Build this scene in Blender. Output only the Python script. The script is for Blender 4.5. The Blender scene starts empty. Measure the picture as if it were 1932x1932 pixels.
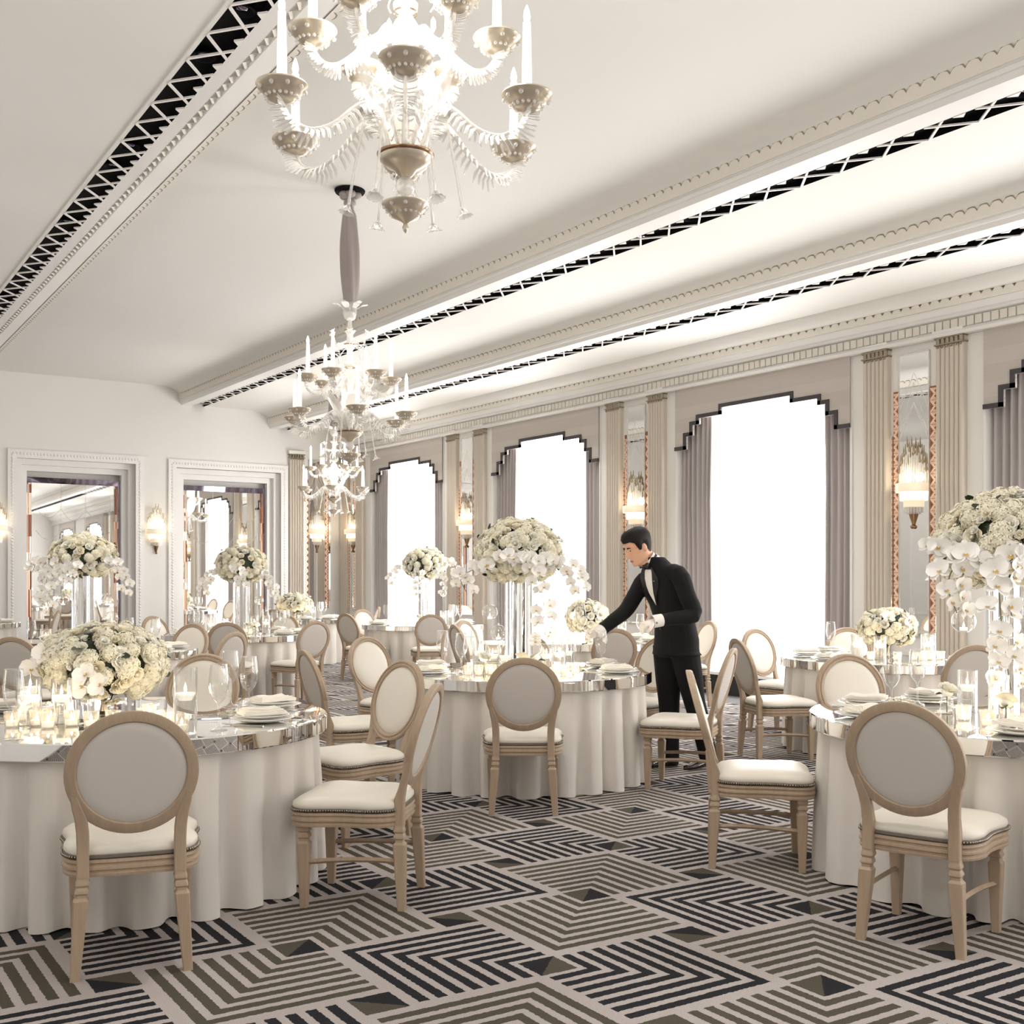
import bpy, bmesh, math, random
from math import sin, cos, pi, radians, sqrt, atan2
from mathutils import Vector, Matrix, Quaternion

# ------------------------------------------------------------------ camera, light, exposure
SC = bpy.context.scene
COL = SC.collection
EYE = 1.374                      # eye height in metres
YAW = math.atan(1399 / 2163)     # camera turned right of the room's long axis (+Y)
SY, CY = sin(YAW), cos(YAW)
cam_d = bpy.data.cameras.new('camera')
cam = bpy.data.objects.new('camera', cam_d)
COL.objects.link(cam)
cam.location = (0, 0, EYE)
cam.rotation_euler = (pi / 2, 0, -YAW)
cam_d.sensor_width = 36
cam_d.lens = 2163 / 1932 * 36
cam_d.shift_y = (1097 - 966) / 1932
cam_d.clip_start = 0.05
SC.camera = cam
SC.view_settings.view_transform = 'Standard'
SC.view_settings.look = 'None'
SC.view_settings.gamma = 1
SC.view_settings.exposure = 1.45
SC.view_settings.use_curve_mapping = False
cy = SC.cycles
cy.use_denoising = True
cy.use_adaptive_sampling = True
cy.adaptive_threshold = 0.04
cy.max_bounces = 12
cy.diffuse_bounces = 4
cy.glossy_bounces = 4
cy.transmission_bounces = 10
cy.transparent_max_bounces = 24
cy.sample_clamp_indirect = 4
cy.sample_clamp_direct = 30
cy.caustics_reflective = True
cy.caustics_refractive = False
wd = bpy.data.worlds.new('world')
SC.world = wd
wd.use_nodes = True
wd.node_tree.nodes['Background'].inputs[0].default_value = (0.95, 0.97, 1, 1)
wd.node_tree.nodes['Background'].inputs[1].default_value = 1.0
SHEER_GLOW = 3.6                 # daylight on the backlit sheer curtains
CANDLE_GLOW = 14.0
CH_POWER = 11.0
DOWN_POWER = 45.0
REAR_POWER = 75.0
LEFT_POWER = 26.0

def area(name, loc, rot, sx, sy, power, col=(1, 0.95, 0.88)):
    l = bpy.data.lights.new(name, 'AREA'); l.shape = 'RECTANGLE'; l.size = sx; l.size_y = sy
    l.energy = power; l.color = col
    o = bpy.data.objects.new(name, l); COL.objects.link(o); o.location = loc; o.rotation_euler = rot
    return o

def W(lat, d):                   # metres right of / in front of the camera -> room X, Y
    return (SY * d + CY * lat, CY * d - SY * lat)

area('fill_light_rear', (3.5, -3.2, 1.9), (radians(155), 0, radians(-12)), 9, 4, REAR_POWER, (1, 0.99, 0.98))  # added fill light behind the camera, aimed up at the ceiling
area('fill_light_left', (-2.4, 8.0, 1.9), (radians(150), 0, radians(-90)), 16, 2.0, LEFT_POWER, (1, 0.99, 0.98))  # added fill light, unseen beyond the left frame edge

def onz(x, y, z):                # image pixel -> room point at height z
    d = 2163 * (EYE - z) / (y - 1097)
    X, Y = W((x - 966) * d / 2163, d)
    return Vector((X, Y, z))

# ------------------------------------------------------------------ mesh helpers
class MB:
    def __init__(s):
        s.v = []; s.f = []; s.m = []
    def add(s, vs, fs, mi=0, M=None):
        b = len(s.v)
        if M is not None:
            vs = [M @ Vector(p) for p in vs]
        s.v += [tuple(p) for p in vs]
        s.f += [tuple(b + i for i in f) for f in fs]
        s.m += [mi] * len(fs)
        return s
    def box(s, x0, x1, y0, y1, z0, z1, mi=0, M=None):
        vs = [(x, y, z) for z in (z0, z1) for y in (y0, y1) for x in (x0, x1)]
        return s.add(vs, [(0, 2, 3, 1), (4, 5, 7, 6), (0, 1, 5, 4), (2, 6, 7, 3), (0, 4, 6, 2), (1, 3, 7, 5)], mi, M)
    def rings(s, rs, mi=0, closed=True, cap0=False, cap1=False, M=None, loop=False):
        n = len(rs[0]); vs = [p for r in rs for p in r]; fs = []
        K = len(rs)
        for k in range(K if loop else K - 1):
            k2 = (k + 1) % K
            for i in range(n if closed else n - 1):
                j = (i + 1) % n
                fs.append((k * n + i, k * n + j, k2 * n + j, k2 * n + i))
        if cap0: fs.append(tuple(range(n - 1, -1, -1)))
        if cap1: fs.append(tuple(range((K - 1) * n, K * n)))
        return s.add(vs, fs, mi, M)
    def lathe(s, prof, n=24, mi=0, M=None, cap0=False, cap1=False, a0=0, a1=2 * pi):
        full = abs(a1 - a0 - 2 * pi) < 1e-6
        c = n if full else n + 1
        rs = [[(r * cos(a0 + (a1 - a0) * i / n), r * sin(a0 + (a1 - a0) * i / n), z) for i in range(c)] for r, z in prof]
        return s.rings(rs, mi, full, cap0, cap1, M)
    def tube(s, path, rad, n=8, mi=0, M=None, flat=1.0, caps=True):
        P = [Vector(p) for p in path]; K = len(P)
        if not hasattr(rad, '__len__'): rad = [rad] * K
        T = [(P[min(i + 1, K - 1)] - P[max(i - 1, 0)]).normalized() for i in range(K)]
        u = T[0].orthogonal().normalized()
        if abs(T[0].z) < 0.95: u = Vector((0, 0, 1)).cross(T[0]).normalized()
        rs = []
        for i in range(K):
            u = (u - T[i] * u.dot(T[i])).normalized(); w = T[i].cross(u)
            rs.append([P[i] + u * (rad[i] * cos(2 * pi * j / n)) + w * (rad[i] * flat * sin(2 * pi * j / n)) for j in range(n)])
        return s.rings(rs, mi, True, caps, caps, M)
    def prism(s, poly, z0, z1, mi=0, M=None):
        n = len(poly)
        vs = [(x, y, z0) for x, y in poly] + [(x, y, z1) for x, y in poly]
        fs = [tuple(range(n - 1, -1, -1)), tuple(range(n, 2 * n))] + [(i, (i + 1) % n, n + (i + 1) % n, n + i) for i in range(n)]
        return s.add(vs, fs, mi, M)
    def ball(s, c, r, n=10, k=6, mi=0, sc=(1, 1, 1), M=None):
        rs = [[(c[0] + sc[0] * r * sin(pi * i / k) * cos(2 * pi * j / n), c[1] + sc[1] * r * sin(pi * i / k) * sin(2 * pi * j / n), c[2] - sc[2] * r * cos(pi * i / k)) for j in range(n)] for i in range(k + 1)]
        return s.rings(rs, mi, M=M)
    def mesh(s, name, mats, smooth=40):
        me = bpy.data.meshes.new(name)
        me.from_pydata(s.v, [], s.f)
        for m in (mats if isinstance(mats, (list, tuple)) else [mats]): me.materials.append(m)
        if any(s.m): me.polygons.foreach_set('material_index', s.m)
        if smooth:
            me.polygons.foreach_set('use_smooth', [True] * len(me.polygons))
            if smooth < 180: me.set_sharp_from_angle(angle=radians(smooth))
        me.update()
        return me
    def obj(s, name, mats, parent=None, smooth=40, loc=None):
        return put(name, s.mesh(name, mats, smooth), parent, loc)

def put(name, me, parent=None, loc=None, rot=None, sc=None):
    o = bpy.data.objects.new(name, me)
    COL.objects.link(o)
    if parent: o.parent = parent
    if loc is not None: o.location = loc
    if rot is not None:
        if isinstance(rot, Quaternion):
            o.rotation_mode = 'QUATERNION'; o.rotation_quaternion = rot
        else: o.rotation_euler = rot
    if sc is not None: o.scale = sc if hasattr(sc, '__len__') else (sc, sc, sc)
    return o

def thing(name, label, cat, loc=(0, 0, 0), rz=0, group=None, me=None):
    o = bpy.data.objects.new(name, me); COL.objects.link(o)
    o.location = loc; o.rotation_euler = (0, 0, rz)
    return tag(o, label, cat, group)

def tag(o, label, cat, group=None):
    o['label'] = label; o['category'] = cat
    if group: o['group'] = group
    return o

def struct(o):
    o['kind'] = 'structure'
    return o

def dup(root, loc, rz, label, group=None):
    r = root.copy(); COL.objects.link(r); r.location = loc; r.rotation_euler = (0, 0, rz); r['label'] = label
    if group: r['group'] = group
    for ch in list(root.children):
        c = ch.copy(); COL.objects.link(c); c.parent = r
        for g in list(ch.children):
            e = g.copy(); COL.objects.link(e); e.parent = c
    return r

def curve_pts(ctrl, n):          # Catmull-Rom through control points
    P = [Vector(p) for p in ctrl]; P = [P[0] * 2 - P[1]] + P + [P[-1] * 2 - P[-2]]
    out = []; seg = len(P) - 3
    for i in range(n + 1):
        t = i / n * seg; k = min(int(t), seg - 1); t -= k
        a, b, c, d = P[k:k + 4]
        out.append(0.5 * ((2 * b) + (c - a) * t + (2 * a - 5 * b + 4 * c - d) * t * t + (3 * b - a - 3 * c + d) * t ** 3))
    return out

# ------------------------------------------------------------------ materials
def srgb(r, g, b):
    return tuple((c / 255 / 12.92) if c / 255 <= 0.04045 else ((c / 255 + 0.055) / 1.055) ** 2.4 for c in (r, g, b)) + (1,)

def mat(name, col, rough=0.5, metal=0.0, var=0.0, vscale=8, bump=0.0, bscale=60, sheen=0, spec=0.5, stretch=None, sub=0, coat=0, emit=None):
    m = bpy.data.materials.new(name); m.use_nodes = True
    nt = m.node_tree; b = nt.nodes['Principled BSDF']
    b.inputs['Base Color'].default_value = col
    b.inputs['Roughness'].default_value = rough
    b.inputs['Metallic'].default_value = metal
    b.inputs['Specular IOR Level'].default_value = spec
    if sheen: b.inputs['Sheen Weight'].default_value = sheen
    if coat: b.inputs['Coat Weight'].default_value = coat
    if emit:
        b.inputs['Emission Color'].default_value = emit[0]; b.inputs['Emission Strength'].default_value = emit[1]
    if var or bump:
        tc = nt.nodes.new('ShaderNodeTexCoord'); mp = nt.nodes.new('ShaderNodeMapping')
        nt.links.new(tc.outputs['Object'], mp.inputs[0])
        if stretch: mp.inputs['Scale'].default_value = stretch
        if var:
            nz = nt.nodes.new('ShaderNodeTexNoise'); nz.inputs['Scale'].default_value = vscale; nz.inputs['Detail'].default_value = 4
            nt.links.new(mp.outputs[0], nz.inputs[0])
            mx = nt.nodes.new('ShaderNodeMix'); mx.data_type = 'RGBA'
            mx.inputs[6].default_value = tuple(c * (1 - var) for c in col[:3]) + (1,)
            mx.inputs[7].default_value = tuple(min(1, c * (1 + var)) for c in col[:3]) + (1,)
            nt.links.new(nz.outputs[0], mx.inputs[0]); nt.links.new(mx.outputs[2], b.inputs['Base Color'])
        if bump:
            n2 = nt.nodes.new('ShaderNodeTexNoise'); n2.inputs['Scale'].default_value = bscale
            nt.links.new(mp.outputs[0], n2.inputs[0])
            bp = nt.nodes.new('ShaderNodeBump'); bp.inputs['Strength'].default_value = bump; bp.inputs['Distance'].default_value = 0.01
            nt.links.new(n2.outputs[0], bp.inputs['Height']); nt.links.new(bp.outputs[0], b.inputs['Normal'])
    return m

def thin_glass(name, tint=(1, 1, 1, 1), edge=1.0, base=0.05, rough=0.03, white=0.0):
    m = bpy.data.materials.new(name); m.use_nodes = True
    nt = m.node_tree; nt.nodes.clear()
    out = nt.nodes.new('ShaderNodeOutputMaterial'); tr = nt.nodes.new('ShaderNodeBsdfTransparent'); tr.inputs[0].default_value = tint
    gl = nt.nodes.new('ShaderNodeBsdfGlossy'); gl.inputs['Roughness'].default_value = rough
    lw = nt.nodes.new('ShaderNodeLayerWeight'); lw.inputs[0].default_value = 0.35
    mr = nt.nodes.new('ShaderNodeMapRange'); mr.inputs[1].default_value = 0; mr.inputs[2].default_value = 1
    mr.inputs[3].default_value = base; mr.inputs[4].default_value = edge
    pw = nt.nodes.new('ShaderNodeMath'); pw.operation = 'POWER'; pw.inputs[1].default_value = 1.5
    nt.links.new(lw.outputs['Facing'], pw.inputs[0]); nt.links.new(pw.outputs[0], mr.inputs[0])
    mx = nt.nodes.new('ShaderNodeMixShader'); nt.links.new(mr.outputs[0], mx.inputs[0])
    nt.links.new(tr.outputs[0], mx.inputs[1]); nt.links.new(gl.outputs[0], mx.inputs[2])
    last = mx
    if white:
        df = nt.nodes.new('ShaderNodeBsdfPrincipled'); df.inputs['Base Color'].default_value = (0.95, 0.93, 0.9, 1); df.inputs['Roughness'].default_value = 0.25
        m2 = nt.nodes.new('ShaderNodeMixShader'); m2.inputs[0].default_value = white
        nt.links.new(mx.outputs[0], m2.inputs[1]); nt.links.new(df.outputs[0], m2.inputs[2]); last = m2
    nt.links.new(last.outputs[0], out.inputs[0])
    return m

def emission(name, col, s):
    m = bpy.data.materials.new(name); m.use_nodes = True
    nt = m.node_tree; nt.nodes.clear()
    o = nt.nodes.new('ShaderNodeOutputMaterial'); e = nt.nodes.new('ShaderNodeEmission')
    e.inputs[0].default_value = col; e.inputs[1].default_value = s
    nt.links.new(e.outputs[0], o.inputs[0])
    return m

M = {}
M['wall'] = mat('wall_paint', srgb(228, 225, 220), 0.6, var=0.015, vscale=2)
M['ceiling'] = mat('ceiling_paint', srgb(228, 226, 221), 0.7, var=0.012, vscale=1.5)
M['trim'] = mat('trim_paint', srgb(233, 231, 228), 0.45)
M['shadow_line'] = mat('painted_shadow_line', srgb(150, 136, 120), 0.8)  # darker plaster tone, paints the shadow line along the scallops
M['plaster'] = mat('ornament_plaster', srgb(226, 220, 210), 0.6)
M['black'] = mat('grille_black', (0.004, 0.0045, 0.005, 1), 0.7, spec=0.1)
M['lattice'] = mat('lattice_white', srgb(240, 236, 232), 0.4)
M['mirror'] = mat('mirror_glass', (0.93, 0.93, 0.92, 1), 0.015, 1.0)
M['mirror_dark'] = mat('mirror_lilac', srgb(150, 145, 165), 0.03, 1.0)
M['copper'] = mat('copper_mirror', srgb(236, 196, 168), 0.3, 0.3)
M['copper_dark'] = mat('copper_dark', srgb(152, 96, 72), 0.3, 0.3)
M['copper_light'] = mat('copper_pale', srgb(246, 222, 200), 0.3, 0.2)
M['tabletop'] = mat('tabletop_mirror', (0.9, 0.895, 0.88, 1), 0.02, 1.0)
M['cloth'] = mat('table_linen', srgb(222, 216, 208), 0.75, sheen=0.2, var=0.02, vscale=5, bump=0.05, bscale=400)
M['drape'] = mat('drape_silk', srgb(176, 168, 166), 0.38, sheen=0.35, var=0.06, vscale=14, stretch=(1, 1, 0.3))
M['flute'] = mat('pilaster_upholstery', srgb(200, 190, 176), 0.5, var=0.03, vscale=6, stretch=(1, 1, 0.2))
M['bead'] = mat('antique_silver', srgb(150, 140, 122), 0.3, 0.8)
M['border'] = mat('charcoal_braid', srgb(66, 62, 64), 0.7)
M['darkbase'] = mat('black_skirting', (0.012, 0.012, 0.013, 1), 0.45)
M['wood'] = mat('limed_oak', srgb(172, 151, 128), 0.5, var=0.16, vscale=9, stretch=(6, 6, 0.5), bump=0.12, bscale=30)
M['leather'] = mat('ivory_leather', srgb(226, 219, 207), 0.42, var=0.015, vscale=6, bump=0.04, bscale=120)
M['backing'] = mat('grey_linen_backing', srgb(205, 198, 190), 0.8, var=0.02, vscale=5, bump=0.06, bscale=500)
M['nail'] = mat('pewter_nails', srgb(150, 142, 130), 0.25, 1.0)
M['naildark'] = mat('nail_band', srgb(112, 103, 92), 0.5)
M['glass'] = thin_glass('clear_glass', (.975, .975, .97, 1), white=.03)
M['votive'] = thin_glass('pebbled_glass', (1, 0.97, 0.92, 1), 0.8, 0.12, 0.15, 0.12)
M['crystal'] = thin_glass('crystal', (1, 0.99, 0.97, 1), 0.9, 0.12, 0.06, 0.3)
M['frond'] = thin_glass('blown_glass_frond', (1, 0.99, 0.97, 1), 0.95, 0.2, 0.1, 0.5)
M['arm'] = thin_glass('chandelier_glass', (0.98, 0.96, 0.92, 1), 0.9, 0.3, 0.08, 0.4)
M['silver'] = mat('champagne_silver', srgb(176, 162, 140), 0.25, 0.9)
M['pan'] = mat('frosted_drip_pan', srgb(196, 184, 166), 0.3, 0.55)
M['candlewax'] = mat('candle_wax', srgb(246, 240, 226), 0.5, emit=((1, 0.93, 0.82, 1), 0.25))
M['flame'] = emission('flame', (1, 0.82, 0.55, 1), CANDLE_GLOW)
M['bulb'] = emission('candle_bulb', (1, 0.95, 0.88, 1), 3.0)
M['china'] = mat('white_china', srgb(240, 237, 230), 0.18, coat=0.3)
M['napkin'] = mat('ivory_napkin', srgb(238, 232, 220), 0.85)
M['cutlery'] = mat('polished_cutlery', (0.85, 0.84, 0.82, 1), 0.1, 1.0)
M['petal'] = mat('cream_petal', srgb(245, 237, 214), 0.6, var=0.05, vscale=30, sheen=0.1)
M['petal2'] = mat('ivory_petal', srgb(246, 243, 230), 0.6, var=0.04, vscale=30)
M['hydra'] = mat('hydrangea_petal', srgb(240, 234, 211), 0.65, var=0.08, vscale=40)
M['orchid'] = mat('orchid_petal', srgb(250, 247, 242), 0.5, var=0.02, vscale=20)
M['lip'] = mat('orchid_lip', srgb(214, 178, 96), 0.5)
M['leaf'] = mat('dark_leaf', srgb(44, 54, 32), 0.5, var=0.2, vscale=12)
M['stem'] = mat('green_stem', srgb(108, 116, 66), 0.5)
M['taupe'] = mat('taupe_silk', srgb(150, 140, 136), 0.45, sheen=0.4, var=0.05, vscale=10)
M['shade'] = mat('sconce_glass', srgb(240, 226, 200), 0.3, emit=((1, 0.86, 0.66, 1), 0.12))
M['shade_lit'] = mat('sconce_glass_lit', srgb(250, 236, 210), 0.3, emit=((1, 0.88, 0.68, 1), 0.6))
M['bronze'] = mat('sconce_bronze', srgb(150, 118, 90), 0.25, 0.9)
M['sheer'] = emission('backlit_sheer', (1.0, 0.985, 0.97, 1), SHEER_GLOW)
M['suit'] = mat('black_wool', (0.006, 0.0055, 0.0058, 1), 0.8, spec=0.25, sheen=0.03, bump=0.08, bscale=300)
M['satin'] = mat('black_satin', (0.01, 0.01, 0.011, 1), 0.3)
M['shirt'] = mat('white_shirt', srgb(240, 236, 230), 0.7)
M['glove'] = mat('white_glove', srgb(242, 232, 222), 0.75)
M['skin'] = mat('skin', srgb(222, 172, 142), 0.5, var=0.05, vscale=14)
M['lips'] = mat('lips', srgb(186, 116, 100), 0.45)
M['hair'] = mat('dark_hair', (0.008, 0.005, 0.004, 1), 0.6, spec=0.25, var=0.4, vscale=60)
M['eye'] = mat('eye_white', srgb(230, 225, 218), 0.2)
M['shoe'] = mat('dark_shoe', srgb(42, 26, 22), 0.22, coat=0.5)
M['sill'] = mat('white_sill', srgb(238, 236, 232), 0.4)

def valance_mat():               # woven grey fabric with a faint herringbone feather
    m = mat('valance_weave', srgb(186, 178, 170), 0.7, sheen=0.2)
    nt = m.node_tree; b = nt.nodes['Principled BSDF']; N = nt.nodes.new; L = nt.links.new
    tc = N('ShaderNodeTexCoord'); sp = N('ShaderNodeSeparateXYZ'); L(tc.outputs['Object'], sp.inputs[0])
    def ma(op, a, bb=None):
        n = N('ShaderNodeMath'); n.operation = op
        for i, v in enumerate((a, bb)):
            if v is None: continue
            if isinstance(v, (int, float)): n.inputs[i].default_value = v
            else: L(v, n.inputs[i])
        return n.outputs[0]
    y = ma('PINGPONG', sp.outputs[1], 0.12)
    ph = ma('ADD', ma('MULTIPLY', y, 2.6), sp.outputs[2])
    st = ma('GREATER_THAN', ma('FRACT', ma('MULTIPLY', ph, 26)), 0.62)
    band = ma('GREATER_THAN', ma('FRACT', ma('MULTIPLY', sp.outputs[2], 3.2)), 0.45)
    fac = ma('MULTIPLY', ma('MULTIPLY', st, band), 0.6)
    mx = N('ShaderNodeMix'); mx.data_type = 'RGBA'; L(fac, mx.inputs[0])
    mx.inputs[6].default_value = srgb(192, 184, 176); mx.inputs[7].default_value = srgb(164, 156, 148)
    L(mx.outputs[2], b.inputs['Base Color'])
    return m
M['valance'] = valance_mat()

def carpet_mat():
    m = bpy.data.materials.new('patterned_carpet'); m.use_nodes = True
    nt = m.node_tree; b = nt.nodes['Principled BSDF']; N = nt.nodes.new; L = nt.links.new
    b.inputs['Roughness'].default_value = 0.95; b.inputs['Specular IOR Level'].default_value = 0.1
    tc = N('ShaderNodeTexCoord'); sp = N('ShaderNodeSeparateXYZ')
    wob = N('ShaderNodeTexNoise'); wob.inputs['Scale'].default_value = 60; L(tc.outputs['Object'], wob.inputs[0])
    vm = N('ShaderNodeVectorMath'); vm.operation = 'SCALE'; vm.inputs[3].default_value = 0.012
    vs = N('ShaderNodeVectorMath'); vs.operation = 'SUBTRACT'; vs.inputs[1].default_value = (0.5, 0.5, 0.5)
    L(wob.outputs['Color'], vs.inputs[0]); L(vs.outputs[0], vm.inputs[0])
    va = N('ShaderNodeVectorMath'); L(tc.outputs['Object'], va.inputs[0]); L(vm.outputs[0], va.inputs[1]); L(va.outputs[0], sp.inputs[0])
    def ma(op, a, bb=None, c=None):
        n = N('ShaderNodeMath'); n.operation = op
        for i, v in enumerate((a, bb, c)):
            if v is None: continue
            if isinstance(v, (int, float)): n.inputs[i].default_value = v
            else: L(v, n.inputs[i])
        return n.outputs[0]
    P = 0.672
    x = ma('DIVIDE', ma('SUBTRACT', sp.outputs[0], 3.005), P); y = ma('DIVIDE', ma('SUBTRACT', sp.outputs[1], 4.045), P)
    i = ma('FLOOR', x); j = ma('FLOOR', y)
    oddcell = ma('FLOORED_MODULO', ma('ADD', i, j), 2)          # 0 brown chevrons, 1 black chevrons
    # distance (in cells) to the nearest even node (brown) or odd node (black) in x and y
    xe = ma('PINGPONG', x, 1); ye = ma('PINGPONG', y, 1)
    u = ma('ABSOLUTE', ma('SUBTRACT', xe, oddcell)); v = ma('ABSOLUTE', ma('SUBTRACT', ye, oddcell))
    mm = ma('MAXIMUM', u, v); mn = ma('MINIMUM', u, v)
    per = 0.102
    def stripes(r):
        s = ma('LESS_THAN', ma('FRACT', ma('DIVIDE', ma('SUBTRACT', r, 0.152), per)), 0.56)
        return ma('MULTIPLY', s, ma('MULTIPLY', ma('GREATER_THAN', r, 0.152), ma('LESS_THAN', r, 0.85)))
    st = stripes(mm)
    inv = ma('SUBTRACT', 1.0, mn)
    st2 = ma('MULTIPLY', stripes(inv), ma('GREATER_THAN', mm, 0.905))      # ends of the neighbouring chevron's arms
    # small squares on every node
    dx = ma('SUBTRACT', x, ma('ROUND', x)); dy = ma('SUBTRACT', y, ma('ROUND', y))
    sq = ma('LESS_THAN', ma('MAXIMUM', ma('ABSOLUTE', dx), ma('ABSOLUTE', dy)), 0.115)
    par = ma('FLOORED_MODULO', ma('ROUND', x), 2); pary = ma('FLOORED_MODULO', ma('ROUND', y), 2)
    sgn = ma('SUBTRACT', ma('MULTIPLY', ma('FLOORED_MODULO', ma('ADD', par, pary), 2), -2), -1)
    half = ma('GREATER_THAN', ma('SUBTRACT', dx, ma('MULTIPLY', dy, sgn)), 0)
    half = ma('ABSOLUTE', ma('SUBTRACT', half, par))
    nz = N('ShaderNodeTexNoise'); nz.inputs['Scale'].default_value = 220; nz.inputs['Detail'].default_value = 3; L(tc.outputs['Object'], nz.inputs[0])
    n2 = N('ShaderNodeTexNoise'); n2.inputs['Scale'].default_value = 1.3; L(tc.outputs['Object'], n2.inputs[0])
    def mix(f, a, bb):
        n = N('ShaderNodeMix'); n.data_type = 'RGBA'
        L(f, n.inputs[0]) if not isinstance(f, float) else setattr(n.inputs[0], 'default_value', f)
        for k, c in ((6, a), (7, bb)):
            if isinstance(c, tuple): n.inputs[k].default_value = c
            else: L(c, n.inputs[k])
        return n.outputs[2]
    light = mix(nz.outputs[0], srgb(150, 141, 137), srgb(196, 188, 185))
    brown = mix(nz.outputs[0], srgb(66, 61, 52), srgb(96, 90, 78))
    black = mix(nz.outputs[0], srgb(24, 24, 27), srgb(52, 52, 55))
    c = mix(st, light, mix(oddcell, brown, black))
    c = mix(st2, c, mix(oddcell, black, brown))
    c = mix(sq, c, mix(half, brown, black))
    # plain border along the windows
    bd = ma('GREATER_THAN', sp.outputs[0], 9.1)
    c = mix(bd, c, mix(nz.outputs[0], srgb(84, 84, 86), srgb(122, 122, 122)))
    L(c, b.inputs['Base Color'])
    bp = N('ShaderNodeBump'); bp.inputs['Strength'].default_value = 0.4; bp.inputs['Distance'].default_value = 0.006
    L(nz.outputs[0], bp.inputs['Height']); L(bp.outputs[0], b.inputs['Normal'])
    return m
M['carpet'] = carpet_mat()

# ------------------------------------------------------------------ room shell
XR, YE, XL, YB = 9.75, 21.45, -3.2, -6.2         # window wall, far wall, left wall, rear wall
A_, B_, C_ = 5.02, 4.70, 4.38                    # ceiling levels, stepping down to the walls

BEND_PIVOT = 1.4  # pivot height of the fitted bend, about the camera's eye height
def bent_z(X, Y, z):               # upper heights bent down towards the window wall's near end to fit image lines
    if z < 1.6: return z
    return z - 0.0034 * (YE - Y) * (z - BEND_PIVOT) * max(0, min(1, (X - 3) / 3.4))

def bend_heights(o):  # moves an object's vertices onto the slope fitted to the image lines
    for v in o.data.vertices:
        v.co.z = bent_z(v.co.x, v.co.y, v.co.z)
    return o

def up(z10): return BEND_PIVOT + (z10 - BEND_PIVOT) / 0.961 if z10 > 1.6 else z10   # height read off the image near Y=10 -> nominal height

struct(MB().box(XL - .3, XR + .6, YB - .3, YE + .6, -0.1, 0).obj('floor', M['carpet'], smooth=0))
YS = [YB + (YE - YB) * i / 14 for i in range(15)]

def extrude_y(prof, name, m, parent=None, smooth=35, ys=YS, keep=True):
    mb = MB()
    mb.rings([[(x, y, z) for x, z in prof] for y in ys], closed=False)
    o = mb.obj(name, m, parent, smooth)
    return bend_heights(o) if keep else o

def arc(x0, z0, x1, z1, n=8, kind=0):            # quarter ellipse between two points
    out = []
    for i in range(n + 1):
        t = pi / 2 * i / n
        if kind == 0: out.append((x0 + (x1 - x0) * sin(t), z1 + (z0 - z1) * cos(t)))
        else: out.append((x1 + (x0 - x1) * cos(t), z0 + (z1 - z0) * sin(t)))
    return out

# one continuous stepped ceiling
prof = [(XL, B_), (2.19, B_), (2.19, B_ - .012), (2.22, B_ - .012)]
ceil = struct(extrude_y(prof, 'ceiling', M['ceiling']))
extrude_y([(2.43, B_ - .012), (2.53, B_ - .012)], 'soffit', M['trim'], ceil)
extrude_y([(2.53, B_ - .012), (2.535, B_ + .02), (2.60, B_ + .02), (2.605, B_ + .005), (2.79, B_ + .05), (2.80, B_ + .13)] + arc(2.80, B_ + .13, 3.02, A_, 8, 1), 'cove', M['ceiling'], ceil)
extrude_y([(3.02, A_)] + [(3.02 + (6.05 - 3.02) * i / 6, A_) for i in range(1, 7)] + arc(6.05, A_, 6.43, B_ + .165, 10), 'cove', M['ceiling'], ceil)

def step_right(x0, z, xg0, xg1, zup):            # fascia mouldings and soffit of a right-hand step
    extrude_y([(x0 - .03, z + .165), (x0 - .05, z + .16), (x0 - .05, z + .075), (x0 - .03, z + .07), (x0 - .03, z + .035), (x0 - .015, z + .03), (x0 + .005, z - .01), (x0 + .03, z - .012), (xg0, z - .012)], 'fascia', M['trim'], ceil)
step_right(6.48, B_, 6.69, 6.90, A_)
extrude_y([(6.90, B_)] + [(6.90 + (7.75 - 6.90) * i / 3, B_) for i in range(1, 4)] + arc(7.75, B_, 8.17, C_ + .165, 10), 'cove', M['ceiling'], ceil)
step_right(8.22, C_, 8.40, 8.59, B_)
extrude_y([(8.59, C_), (9.0, C_), (9.44, C_), (9.44, C_ - .02)] + arc(9.44, C_ - .02, 9.52, up(4.13), 5, 1), 'cove', M['ceiling'], ceil)
for xg0, xg1, z in ((2.22, 2.43, B_), (6.69, 6.90, B_), (8.40, 8.59, C_)):
    extrude_y([(xg0, z - .012), (xg0, z + .05), (xg1, z + .05), (xg1, z - .012)], 'grille_recess', M['black'], ceil, 0)
struct(MB().box(XL - .3, XR + .6, YB - .3, YE + .6, A_ + .25, A_ + .3).obj('roof_slab', M['wall'], smooth=0))

def scallops(x, z, dx, name, face, h=.085, hor=False, parent=None, m=None, y0=YB, y1=YE, p=.1135):
    mb = MB(); n = int((y1 - y0) / p); P = []
    for k in range(n):
        for i in range(5):
            t = i / 5; yy = y0 + (k + t) * p; P.append((yy, sqrt(max(0, 1 - (2 * t - 1) ** 2)) * .35 * p))
    r0 = [(x, yy, z) for yy, b in P]; r1 = [(x, yy, z + h + b) for yy, b in P]; r2 = [(x + dx, yy, z + h + b) for yy, b in P]; r3 = [(x + dx, yy, z) for yy, b in P]
    mb.rings([r3, r0, r1, r2], closed=False)
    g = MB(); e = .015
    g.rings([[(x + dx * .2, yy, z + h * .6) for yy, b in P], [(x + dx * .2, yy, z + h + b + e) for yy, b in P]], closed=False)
    bend_heights(g.obj('painted_scallop_shadow', M['shadow_line'], parent, 30))  # dark strip standing in for the shade behind the scallop tops
    return bend_heights(mb.obj(name, m or M['plaster'], parent, 30))
scallops(6.415, B_ + .078, .03, 'scallop_moulding', 0, .075, parent=ceil)
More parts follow.
